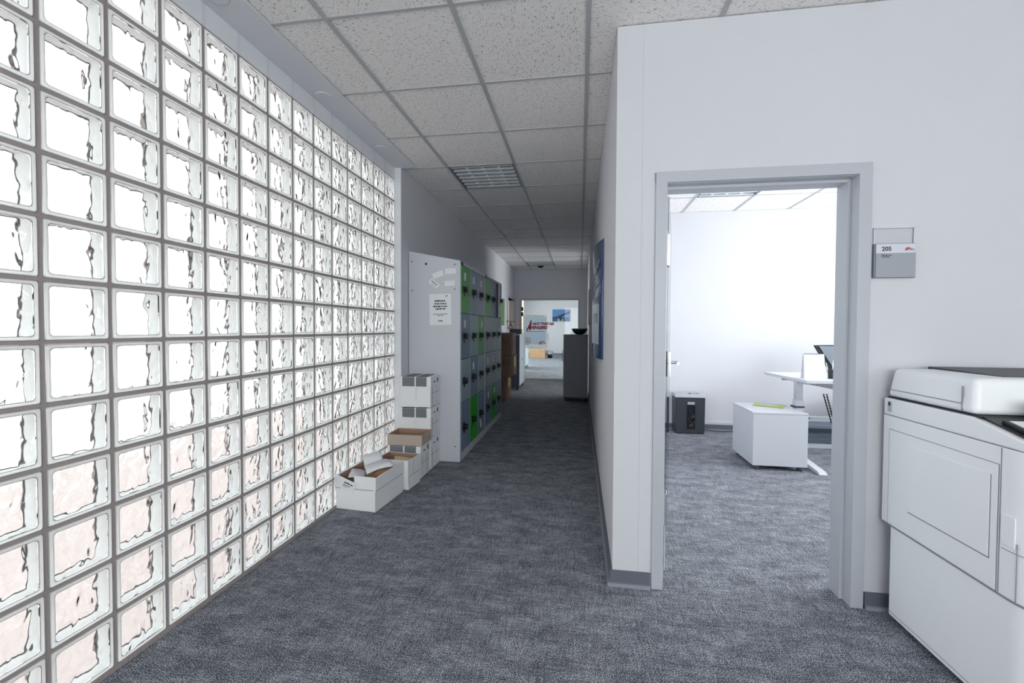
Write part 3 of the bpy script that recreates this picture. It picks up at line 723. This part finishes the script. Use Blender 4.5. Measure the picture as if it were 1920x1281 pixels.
t = castor_cabinet('tall_cabinet', 'grey cabinet on castors against the right corridor wall, green bowl on it', (-.068, 7.80, 0), .425, .42, 1.18, M_cab, M_cab, M_black, z0=.075)
s = MB(); s.box(-.2165, -.2125, -.2, .2, .09, 1.15); s.build('door', M_cabl, t)
s = MB(); s.tube([(-.216, -.12, .9), (-.235, -.12, .88), (-.235, -.12, .72), (-.216, -.12, .70)], .006, 8); s.build('handle', M_silver, t)
s = MB(); s.lathe([(.05, 0), (.09, .018), (.125, .06), (.142, .107), (.146, .107), (.13, .07), (.09, .025), (.02, .012)], (0, 0, 0), 36)
o = s.build('bowl', M_bowl); o.location = (-.004, 7.74, 1.1805); tag(o, 'dark green bowl on top of the grey corridor cabinet', 'bowl')

# ------------------------------------------------------------ wall pictures
# bow-fronted framed print on the right wall
t = thing('bowed_picture', 'tall glossy bowed blue print on the right corridor wall', 'picture', (RW-.001, 3.72, 1.5))
n = 16; L_, bul = .50, .062
s = MB(); top, bot = .453, -.44; va = []
for i in range(n+1):
    a = -1+2*i/n; y = a*L_; x = -bul*(1-a*a)-.004
    va.append([s.b.verts.new((x, y, z)) for z in (bot, top)]+[s.b.verts.new((x+.003, y, z)) for z in (bot, top)])
for a, b_ in zip(va, va[1:]):
    s.b.faces.new([a[0], b_[0], b_[1], a[1]]).smooth = True
    s.b.faces.new([a[2], a[3], b_[3], b_[2]]); s.b.faces.new([a[1], b_[1], b_[3], a[3]]); s.b.faces.new([a[0], a[2], b_[2], b_[0]])
s.b.faces.new([va[0][0], va[0][1], va[0][3], va[0][2]]); s.b.faces.new([va[-1][0], va[-1][2], va[-1][3], va[-1][1]])
s.build('curved_print', M_mblue, t)
s = MB()
for z0 in (top-.001, bot-.001):
    s.prism([(-bul*(1-a*a)-.003, a*L_) for a in [-1+2*i/12 for i in range(13)]]+[(0, L_), (0, -L_)], z0-.0, z0+.002, 'Z')
s.build('curved_edge', mat('edge_grey', (150, 160, 178), .5), t)
s = MB()   # pale building shapes printed in the lower half, dark struts across the top
def curvx(y): return -bul*(1-(y/L_)**2)-.0052
def patch(mb, y0, y1, z0, z1, z2=None, z3=None):
    m_ = 6; z2 = z0 if z2 is None else z2; z3 = z1 if z3 is None else z3; pv = []
    for i in range(m_+1):
        k = i/m_; y = y0+(y1-y0)*k; pv.append((mb.b.verts.new((curvx(y), y, z0+(z2-z0)*k)), mb.b.verts.new((curvx(y), y, z1+(z3-z1)*k))))
    for a, b_ in zip(pv, pv[1:]): mb.b.faces.new([a[0], b_[0], b_[1], a[1]])
patch(s, -.40, .0, -.33, -.02); s.build('printed_facade', mat('printed_facade', (188, 200, 218), .2), t)
s = MB(); patch(s, -.40, .2, .30, .33, -.03, 0); patch(s, -.44, -.1, .02, .05, -.02, .01); patch(s, -.45, .0, .14, .16, .02, .04)
for yy in (-.34, -.22, -.1): patch(s, yy, yy+.05, -.17, -.09)
s.build('printed_girder', mat('printed_girder', (96, 104, 128), .2), t)
s = MB(); s.box(-.014, 0, -.35, .35, -.29, .29); t = thing('small_picture', 'dark brown picture on the right corridor wall above the green bowl', 'picture', (RW-.0005, 7.72, 1.66))
s.build('print', M_brown, t); s = MB()
for a in ((-.36, .36, -.30, -.28), (-.36, .36, .28, .30), (-.36, -.34, -.3, .3), (.34, .36, -.3, .3)): s.box(-.018, 0, *a)
s.build('frame', M_frame, t)
t = thing('green_picture', 'green leafy picture on the left wall above the brown moving boxes', 'picture', (LW+.0005, 8.86, 1.63))
s = MB(); s.box(0, .022, -.29, .29, -.27, .27); s.build('print', M_green, t)
s = MB()
for a in ((-.30, .30, -.28, -.27), (-.30, .30, .27, .28), (-.30, -.29, -.27, .27), (.29, .30, -.27, .27)): s.box(0, .026, *a)
s.build('frame', M_cabd, t)
# coat rail and hanger
t = thing('coat_rail', 'black coat rail projecting from the left wall beside the coat room door', 'coat rack', (LW, 9.70, 1.44))
s = MB(); s.tube([(0, -.03, 0), (.01, -.03, 0)], .03, 12); s.tube([(0, -.03, 0), (.20, -.03, 0)], .006, 8); s.build('arm', M_black, t)
s = MB(); s.tube([(.0, 0, 0), (0, 0, .02)], .008, 8); s.build('wall_fixing', M_black, t)
s = MB(); s.tube([(.0, .0, .045), (-.012, 0, .055), (-.01, 0, .035), (0, 0, .02), (0, 0, 0)], .004, 8)
s.tube([(0, -.06, 0-.0), (.02, .1, -.11)], .010, 8); s.tube([(0, 0, 0), (-.06, -.02, -.13)], .009, 8); s.tube([(-.06, -.02, -.13), (.08, .1, -.13)], .004, 8)
o = s.build('coat_hanger', M_black); o.location = (LW+.09, 9.66, 1.405); tag(o, 'black coat hanger hanging on the coat rail', 'coat hanger')

# ------------------------------------------------------------ poster on the glass door
t = thing('event_poster', 'white and pale blue poster with red lettering on the glass door', 'poster', (-1.128, BY+.034, 1.206))
PW, PH = .313, .425
M_post = rim_mat('backlit_paper', (254, 254, 255), 1.0, .0)
s = MB()
for a_, b_, c_, d_ in ((-PW, PW, -PH, -PH+.1), (-PW, PW, PH-.05, PH), (-PW, -PW+.03, -PH+.1, PH-.05), (PW-.03, PW, -PH+.1, PH-.05)): s.quad([(a_, 0, c_), (b_, 0, c_), (b_, 0, d_), (a_, 0, d_)])
s.build('sheet', M_post, t)
s = MB(); s.quad([(-PW+.03, -.0, -PH+.1), (PW-.03, -.0, -PH+.1), (PW-.03, -.0, PH-.05), (-PW+.03, -.0, PH-.05)]); s.build('blue_field', rim_mat('poster_blue', (208, 230, 250), 1.0, .0), t)
text('headline_text', 'NORTHERNS', .092, (-.075, -.0035, .165), FRONT, M_red, t, shear=.35, bold=.005)
text('headline_text', 'AVENGERS', .105, (-.21, -.0035, .065), FRONT, M_red, t, shear=.35, bold=.006)
s = MB(); s.prism([(-.24, .02), (-.19, .02), (-.13, .26), (-.10, .30), (-.09, .22), (-.11, .03), (-.15, .03), (-.155, .1), (-.19, .1)], -.0032, -.0024, 'Y')
s.build('big_initial', mat('poster_orange_red', (204, 92, 80), .6), t)
o = scribble(t, [(-.22, .22, .395, .014), (-.22, .24, .0, .016), (-.22, -.03, -.40, .008)], y=-.0028, name='small_print')
s = MB()
for ra, rb in ((.082, .094), (.045, .055)):
    pa = [(ra*math.cos(2*PI*i/28), ra*math.sin(2*PI*i/28)) for i in range(29)]; pb_ = [(rb*math.cos(2*PI*i/28), rb*math.sin(2*PI*i/28)) for i in range(29)]
    for i in range(28): s.prism([pa[i], pa[i+1], pb_[i+1], pb_[i]], -.0034, -.0022, 'Y')
s.prism([(-.03, -.025), (-.012, -.025), (.0, .03), (-.01, .03)], -.0034, -.0022, 'Y'); s.prism([(.03, -.025), (.012, -.025), (.0, .03), (.01, .03)], -.0034, -.0022, 'Y')
o = s.build('round_emblem', mat('emblem_brown', (150, 96, 92), .6), t); o.location = (-.2, 0, -.245)
def logo(name, w_, m, parent, loc):
    s = MB()
    s.prism([(0, 0), (.18, 0), (.42, .42), (.58, .50), (.40, .50), (.24, .40)], -.001, .0006, 'Y'); s.prism([(.26, 0), (.38, 0), (.56, .36), (.50, .44)], -.001, .0006, 'Y')
    s.prism([(.46, 0), (.56, 0), (.64, .30), (.60, .36)], -.001, .0006, 'Y'); s.prism([(.58, .5), (.72, .5), (.86, .38), (1.0, .12), (.86, .12), (.74, .32), (.62, .42)], -.001, .0006, 'Y')
    for v in s.b.verts: v.co.x *= w_; v.co.z *= w_
    o = s.build(name, m, parent); o.location = loc; return o
logo('red_logo', .17, M_red, t, (.09, -.003, -.33))

# ------------------------------------------------------------ far room
t = thing('bridge_picture', 'blue picture of a bridge on the far wall of the end room', 'picture', (-.90, 20.84, 1.91))
s = MB(); s.box(-.42, .42, -.02, 0, -.29, .29); s.build('printed_panel', M_pblue, t)
s = MB(); s.prism([(-.42, -.29), (.42, -.29), (.42, -.10), (-.42, -.06)], -.0215, -.0195, 'Y'); s.build('printed_water', M_water, t)
s = MB(); s.prism([(-.42, -.13), (-.1, .0), (.42, .22), (.42, .1), (.0, -.06), (-.42, -.17)], -.0232, -.021, 'Y'); s.prism([(-.08, -.25), (.04, -.25), (.04, -.03), (-.08, -.03)], -.0232, -.021, 'Y'); s.build('printed_bridge', M_bridge, t)
s = MB(); s.box(-.17, .1, -.0228, -.021, -.28, -.17); s.build('printed_pier', M_sand, t)
t = thing('carton', 'large brown carton on the floor behind the poster, in the end room', 'box', (-1.79, 18.5, 0))
s = MB(); s.box(-.35, .33, -.2, .2, 0, .37); s.build('carton_body', mat('carton_tan', (196, 158, 122), .85, var=.06), t, bevel=.005)
s = MB(); s.box(-.35, .33, -.003, .003, .37, .3712); s.box(-.001, .001, -.2012, -.199, .0, .37); s.build('fold_line', M_cardb, t)
t = thing('waste_bin', 'black waste bin with plastic liner on the floor beside the brown carton', 'waste bin', (-1.27, 18.5, 0))
s = MB(); s.lathe([(.10, 0), (.135, .27), (.128, .27), (.095, .01)], (0, 0, 0), 24); s.build('bin', M_black, t)
s = MB(); s.lathe([(.15, .17), (.155, .22), (.142, .29), (.120, .31), (.118, .2)], (0, 0, 0), 24, cap=False); s.build('liner', mat('liner_film', (150, 154, 160), .2), t)
o = sheet('wall_paper_sheet', -.10, .12, 1.28, 1.62, 20.84, label='white sheets hanging at right on the far wall of the end room', cat='paper')

# ------------------------------------------------------------ door sign
t = thing('room_sign', 'grey aluminium room sign with number 205 beside the door', 'sign', (1.402, FY0-.0005, 1.604))
s = MB(); s.box(-.086, .083, -.014, 0, -.077, .077); s.build('sign_case', mat('sign_case', (120, 124, 132), .35, metal=.5), t, bevel=.0015)
s = MB(); s.box(-.078, .081, -.0155, -.0138, .034, .075); s.build('white_strip', mat('sign_white', (214, 216, 226), .35), t)
s = MB(); s.box(-.078, .081, -.0155, -.0138, -.075, .0338); s.build('grey_field', M_signg, t)
text('number_text', '205', .0265, (-.056, -.0158, .0445), FRONT, M_ink, t, ext=.0003, bold=.0006)
o = scribble(t, [(-.056, -.014, .0245, .004), (-.056, -.024, .0175, .004)], y=-.0158, name='name_print')
logo('red_logo', .026, M_red, t, (.036, -.0162, .0455))
scribble(t, [(.058, .076, .0505, .003), (.058, .076, .0465, .003)], y=-.0158, m=M_inkl, name='logo_print')
t = thing('sign_holder', 'empty clear acrylic sign holder above the room sign', 'sign', (1.40, FY0-.0005, 1.717))
s = MB(); s.box(-.078, .078, -.006, -.003, -.036, .034); s.build('clear_plate', M_acryl, t)
s = MB(); s.box(-.083, -.078, -.009, 0, -.036, .036); s.box(.078, .083, -.009, 0, -.036, .036); s.box(-.083, .083, -.009, 0, .034, .037); s.build('edge_rail', mat('rail_white', (214, 216, 224), .4), t)

# ------------------------------------------------------------ copier
CX0, CX1, CYB, CYF = 1.361, 1.97, 2.165, 1.46
t = thing('copier', 'large white floor-standing copier beside the office door', 'copier', ((CX0+CX1)/2, 1.83, 0))
O = Vector(t.location)
def plan(x0, x1, yf, yb_, r, n=8, rb=.01):
    pts = []
    for i in range(n+1):
        a = PI+PI/2*i/n; pts.append((x0+r+r*math.cos(a)-O.x, yf+r+r*math.sin(a)-O.y))
    for i in range(n+1):
        a = 3*PI/2+PI/2*i/n; pts.append((x1-r+r*math.cos(a)-O.x, yf+r+r*math.sin(a)-O.y))
    pts += [(x1-O.x, yb_-O.y), (x0-O.x, yb_-O.y)]
    return pts
s = MB(); s.prism(plan(CX0+.006, CX1-.006, CYF+.01, 2.105, .105), .03, .428); s.build('lower_cabinet', M_cop, t, bevel=.003)
s = MB(); s.prism(plan(CX0+.0055, CX1-.0055, CYF+.0095, 2.1055, .105), .046, .0485); s.build('plinth_seam', M_copd, t)
s = MB()
for x, y in ((CX0+.06, CYF+.08), (CX1-.06, CYF+.08), (CX0+.06, 2.05), (CX1-.06, 2.05)): s.tube([(x-O.x, y-O.y, 0), (x-O.x, y-O.y, .032)], .022, 12)
s.build('foot', M_black, t)
s = MB(); s.prism(plan(CX0, CX1, CYF, CYB-.01, .115), .4315, .912); s.build('main_body', M_cop, t, bevel=.004)
s = MB(); s.prism(plan(CX0+.002, CX1-.002, CYF+.002, CYB-.012, .113), .425, .4325); s.build('body_seam', M_copd, t)
s = MB(); s.prism(plan(CX0+.002, CX1-.002, CYF+.002, CYB-.012, .113), .911, .9145); s.build('housing_seam', M_copd, t)
s = MB(); s.prism(plan(CX0-.0004, CX0+.4, CYF-.0004, 1.60, .115), .585, .5875); s.build('front_cover_seam', M_copd, t)
# upper housing slopes down toward the front
s = MB()
prof = [(CYB-.01, .9135), (CYF+.0, .9135), (CYF-.004, .93), (1.50, .935), (1.72, .988), (CYB-.01, .988)]
pts = [(y-O.y, z) for y, z in prof]; s.prism(pts, CX0-O.x, CX1-O.x, 'X'); s.build('scanner_housing', M_cop, t, bevel=.006)
s = MB(); s.prism([(y-O.y, z) for y, z in ((1.705, .9885), (1.475, .934), (1.475, .9375), (1.70, .9925))], CX0+.02-O.x, CX1-.01-O.x, 'X')
s.box(CX0+.012-O.x, CX1-.012-O.x, 1.70-O.y, 2.15-O.y, .987, .9935); s.build('control_deck', M_black, t)
s = MB(); s.box(CX0+.006-O.x, CX1-.004-O.x, 1.715-O.y, 2.15-O.y, .994, 1.122)
for v in s.b.verts:
    if v.co.z > 1.1: v.co.x = v.co.x+.012 if v.co.x < 0 else v.co.x-.012; v.co.y = v.co.y+.014 if v.co.y < -.1 else v.co.y-.02
s.build('scanner_lid', M_cop, t, bevel=.022, seg=4)
s = MB(); s.box(CX0+.0055-O.x, CX0+.01-O.x, 1.77-O.y, 2.14-O.y, 1.026, 1.0285); s.box(CX0+.0055-O.x, CX0+.012-O.x, 1.7665-O.y, 1.768-O.y, 1.0, 1.09); s.build('lid_seam', M_copd, t)
s = MB(); s.prism([(y-O.y, z) for y, z in ((1.80, 1.119), (2.14, 1.119), (2.14, 1.131), (1.80, 1.1245))], CX0+.16-O.x, CX1-.06-O.x, 'X'); s.build('document_tray', M_dgray, t, bevel=.003)
# side door with inset panel
X = CX0-O.x
s = MB(); s.box(X-.0025, X+.001, 1.615-O.y, 2.112-O.y, .436, .852); s.build('side_door', M_cop, t, bevel=.0015)
s = MB(); a = (1.615-O.y, 2.112-O.y); 
s.box(X-.001, X+.001, a[0]-.003, a[1]+.003, .852, .8545); s.box(X-.001, X+.001, a[0]-.003, a[0]-.0005, .433, .852); s.box(X-.001, X+.001, a[1]+.0005, a[1]+.003, .433, .852); s.build('side_door_gap', M_copd, t)
s = MB(); s.box(X-.0055, X-.002, 1.640-O.y, 1.992-O.y, .534, .811); s.build('bypass_tray', M_cop, t, bevel=.0012)
s = MB(); s.box(X-.0031, X-.002, 1.637-O.y, 1.995-O.y, .529, .533); s.box(X-.0031, X-.002, 1.6365-O.y, 1.639-O.y, .53, .813); s.build('bypass_gap', M_copd, t)
s = MB(); s.box(X-.004, X+.001, 1.553-O.y, 1.60-O.y, .60, .70); s.build('door_latch', M_cop, t, bevel=.003)
s = MB(); s.box(X-.0012, X+.001, 1.605-O.y, 1.6075-O.y, .436, .91); s.box(X-.0012, X+.001, 1.548-O.y, 1.5495-O.y, .436, .62); s.build('front_seam', M_copd, t)
s = MB(); s.box(X-.001, X+.001, 2.105-O.y, 2.13-O.y, .928, .975); s.build('rating_plate', mat('plate_grey', (190, 194, 204), .3), t)
s = MB(); s.box(X-.0014, X+.001, 2.113-O.y, 2.125-O.y, .956, .972); s.build('plate_mark', M_ink, t)
# panel on the deck: small label box and a tablet
MXd = Matrix.Translation((CX0+.065-O.x, 1.60-O.y, .966)) @ Matrix.Rotation(.236, 4, 'X')
s = MB(); s.box(-.03, .09, -.04, .055, 0, .014); s.build('card_reader', M_black, t, xf=MXd, bevel=.002)
s = MB(); s.box(-.018, .035, -.03, .045, .0143, .0155); s.build('reader_card', M_paper, t, xf=MXd)
MXt = Matrix.Translation((CX0+.21-O.x, 1.57-O.y, 1.0)) @ Matrix.Rotation(.55, 4, 'X')
s = MB(); s.box(-.085, .17, -.09, .09, -.008, .01); s.build('touch_panel', M_dgray, t, xf=MXt, bevel=.006)
s = MB(); s.box(-.065, .15, -.07, .07, .0102, .011); s.build('panel_screen', M_smoke, t, xf=MXt)

# ------------------------------------------------------------ office furniture
t = thing('rolling_pedestal', 'white rolling pedestal in the office with a magazine on it', 'drawer cabinet', (1.81, 4.45, 0))
PXr, PYr = .231, .262
s = MB(); s.box(-PXr, PXr, -PYr, PYr, .042, .515); s.build('body', M_furn, t, bevel=.002)
s = MB(); s.box(-PXr-.002, PXr+.002, -PYr-.002, PYr+.002, .517, .533); s.build('top_panel', M_furn, t, bevel=.002)
s = MB(); s.box(-PXr+.002, PXr-.002, -PYr+.001, PYr-.002, .5145, .5175); s.build('joint', M_copd, t)
for sx in (-1, 1):
    for sy in (-1, 1):
        s = MB(); x, y = sx*(PXr-.045), sy*(PYr-.04); s.tube([(x-.02, y, .02), (x+.02, y, .02)], .02, 12); s.box(x-.015, x+.015, y-.012, y+.012, .02, .042); s.build('castor', mat('castor_grey', (96, 92, 98), .5), t)
s = MB(); s.box(-.13, .13, -.09, .09, 0, .006); o = s.build('magazine', M_mag, bevel=.001); o.location = (1.86, 4.56, .534); o.rotation_euler = (0, 0, -.5)
tag(o, 'green and white magazine lying on the white pedestal', 'magazine')
s = MB(); s.box(-.08, .07, -.05, .06, .0061, .0068); s.build('cover_picture', mat('cover_grey', (186, 196, 200), .4), o)

DZ = .832
t = thing('office_desk', 'white height-adjustable office desk behind the pedestal', 'desk', (2.79, 4.58, 0), .0)
s = MB(); pts = [(2.022, 4.195), (3.62, 4.25), (3.57, 5.02), (1.97, 4.965)]
s.prism([(x-2.79, y-4.58) for x, y in pts], DZ-.028, DZ); s.build('desk_top', M_furn, t, bevel=.002)
s = MB(); s.prism([(x-2.79, y-4.58) for x, y in [(2.18, 4.32), (3.5, 4.36), (3.5, 4.39), (2.18, 4.35)]], DZ-.065, DZ-.028); s.prism([(x-2.79, y-4.58) for x, y in [(2.08, 4.78), (3.5, 4.82), (3.5, 4.85), (2.08, 4.81)]], DZ-.065, DZ-.028)
s.box(-.71, -.63, -.26, .24, DZ-.05, DZ-.028); s.build('under_frame', M_silver, t)
for xx in (2.13, 3.42):
    cxn = xx-2.79+.005
    q = MB(); q.box(cxn-.03, cxn+.03, -.03, .03, .40, DZ-.05); q.build('leg_inner_column', M_chrome, t, bevel=.004)
    q = MB(); q.box(cxn-.037, cxn+.037, -.037, .037, .03, .60); q.build('leg_outer_column', M_furn, t, bevel=.004)
    q = MB(); q.prism([(-.47, .012), (-.44, .03), (-.1, .06), (.1, .06), (.34, .03), (.37, .012), (.37, 0), (-.47, 0)], cxn-.035, cxn+.035, 'X'); q.build('foot', M_furn, t, bevel=.006)
    q = MB(); q.box(cxn-.05, cxn+.04, -.045, .045, .525, .54); q.build('column_collar', M_dgray, t)
s = MB(); s.tube([(-.36, -.15, DZ-.10), (.0, -.15, DZ-.10)], .022, 12); s.prism([(-.62, DZ-.065), (-.28, DZ-.065), (-.28, DZ-.11), (-.34, DZ-.12)], -.17, -.13, 'Y'); s.build('cable_tray', M_silver, t)
# cable chain
s = MB()
for q_, (p0, p1) in enumerate((((-.235, .37, .60), (-.155, .37, .31)), ((-.205, .37, .60), (-.13, .37, .31)))):
    s.tube([p0, p1], .005, 6)
    for i in range(11):
        k = i/10; c = Vector(p0).lerp(Vector(p1), k); s.tube([c+Vector((0, 0, .008)), c-Vector((0, 0, .004))], .013, 6, r2=.004)
s.build('cable_chain', M_black, t)
s = MB()
for x in (.0, .03):
    for i in range(4):
        c = Vector((-.43+x+i*.018, .42, .40-i*.022)); s.tube([c+Vector((0, 0, .008)), c-Vector((0, 0, .006))], .012, 6, r2=.004)
s.build('cable_chain_end', M_black, t)
# low panel with acrylic sheet between two white rails
t = thing('acrylic_panel', 'low clear acrylic panel with white rails under the desk', 'panel', (2.72, 5.08, 0))
s = MB(); s.box(-.42, .75, -.015, .015, .293, .345); s.box(-.42, .75, -.015, .015, 0, .045); s.build('rail', M_furn, t, bevel=.002)
s = MB(); s.box(-.42, .75, -.003, .003, .045, .293); s.build('acrylic_sheet', M_mat, t)
# calendar
t = thing('tent_calendar', 'white spiral-bound tent calendar standing on the desk, seen from behind', 'calendar', (2.158, 4.36, DZ))
s = MB()
for q_ in (-1, 1):
    v = [(-.092, q_*.035, 0), (.092, q_*.035, 0), (.088, q_*.003, .232), (-.088, q_*.003, .232)]
    s.quad(v)
o = s.build('cover', M_paper, t); so = o.modifiers.new('thickness', 'SOLIDIFY'); so.thickness = .002
s = MB()
for i in range(20):
    x = -.08+.16*i/19; s.tube([(x, -.007, .228), (x, -.004, .236), (x, .004, .236), (x, .007, .228)], .0012, 5)
s.build('spiral', M_dgray, t)
t = thing('pen_cup', 'dark grey cup with pens at the desk edge beside the door frame', 'pen cup', (2.335, 4.40, DZ))
s = MB(); s.lathe([(.028, 0), (.032, .085), (.029, .085), (.025, .004)], (0, 0, 0), 20); s.build('cup', M_dgray, t)
for i, (a, b_, m_) in enumerate([(-.012, .02, M_furn), (.006, -.01, M_black), (.012, .012, M_mag), (-.004, -.016, M_chrome)]):
    s = MB(); s.tube([(a*.6, b_*.6, .006), (a*2.2, b_*2.2, .145+.01*i)], .004, 8); s.build('pen', m_, t)
t = thing('glass_tumbler', 'clear ribbed container on the desk right of the pen cup', 'container', (2.405, 4.40, DZ))
s = MB(); s.lathe([(.03, 0), (.031, .12), (.029, .12), (.027, .004)], (0, 0, 0), 20); s.build('glass_wall', M_acryl, t)
s = MB()
for i in range(7): s.lathe([(.0312, .012+i*.015), (.0318, .016+i*.015), (.0312, .02+i*.015)], (0, 0, 0), 16, cap=False)
s.build('rib', M_silver, t)
# office chair: backrest towards the door frame
t = thing('office_chair', 'black office chair with grey reclined backrest behind the desk', 'chair', (2.95, 5.28, 0))
MXc = Matrix.Translation((-.03, 0, .995)) @ Matrix.Rotation(-.50, 4, 'Y')
s = MB(); s.box(-.02, .02, -.22, .22, -.20, .22); 
q = MB(); q.prism([(-.34, .115), (.1, .125), (.1, -.2), (-.16, -.2)], -.015, .015, 'Y'); s.b.free()
q.build('backrest_shell', M_black, t, xf=Matrix.Translation((0, 0, 1.0)), bevel=.006)
q = MB(); q.prism([(-.30, .105), (.1, .112), (.1, -.19), (-.115, -.19)], -.03, -.014, 'Y'); q.build('backrest_cushion', M_chair, t, xf=Matrix.Translation((0, 0, 1.0)), bevel=.006)
q = MB(); q.tube([(.08, .02, .85), (.14, .05, .50)], .02, 8); q.build('back_support', M_black, t)
q = MB(); q.box(.12, .56, -.14, .30, .46, .52); q.build('seat', M_chair, t, bevel=.02)
q = MB(); q.tube([(.34, .08, .08), (.34, .08, .46)], .025, 10); q.build('gas_spring', M_black, t)
for i in range(5):
    a = 2*PI*i/5+.3; q = MB(); q.tube([(.34, .08, .10), (.34+.26*math.cos(a), .08+.26*math.sin(a), .065)], .02, 8); q.tube([(.34+.26*math.cos(a)-.012, .08+.26*math.sin(a), .026), (.34+.26*math.cos(a)+.012, .08+.26*math.sin(a), .026)], .026, 10); q.build('base_leg', M_black, t)

# shredder
t = thing('paper_shredder', 'dark grey paper shredder with silver top on the office floor', 'shredder', (1.352, 5.59, 0), .02)
s = MB(); s.box(-.177, .173, -.09, .11, .004, .445); 
for v in s.b.verts:
    if v.co.z < .1: v.co.x *= .97
s.build('bin_body', M_dgray, t, bevel=.008)
s = MB(); s.box(-.183, .18, -.098, .115, .447, .488)
for v in s.b.verts:
    if v.co.z > .48 and v.co.y < 0: v.co.y += .03
s.build('cutter_head', M_silver, t, bevel=.006)
s = MB(); s.box(-.045, .055, -.0925, -.089, .06, .40); s.build('window_frame', M_black, t, bevel=.003)
s = MB(); s.box(-.037, .048, -.0935, -.0915, .07, .355); s.build('bin_window', M_smoke, t)
s = MB(); s.box(-.037, .048, -.0945, -.092, .362, .395); s.build('grip', M_silver, t)
s = MB(); rnd = random.Random(3)
for i in range(22):
    x, z = rnd.uniform(-.03, .04), rnd.uniform(.08, .2); a = rnd.uniform(-.9, .9); L_ = rnd.uniform(.02, .05)
    x1, z1 = max(-.036, min(.047, x+L_*math.sin(a))), min(.25, z+L_*math.cos(a)); s.tube([(x, -.0938, z), (x1, -.0938, z1)], .0012, 4)
s.build('paper_shreds', mat('shreds', (120, 108, 96), .8), t)
s = MB(); s.box(-.02, .1, -.03, -.01, .4885, .490); s.tube([(-.0, -.045, .487), (-.0, -.045, .497)], .012, 10); s.tube([(.1, -.03, .487), (.1, -.03, .492)], .012, 10); s.build('slot_and_button', M_black, t)
s = MB(); s.tube([(.17, .1, .02), (.25, .115, .012), (.34, .08, .006), (.45, .07, .006), (.6, .10, .008), (.75, .11, .03)], .004, 6)
s.build('power_cord', M_black, t)

print('objects', len(bpy.data.objects))
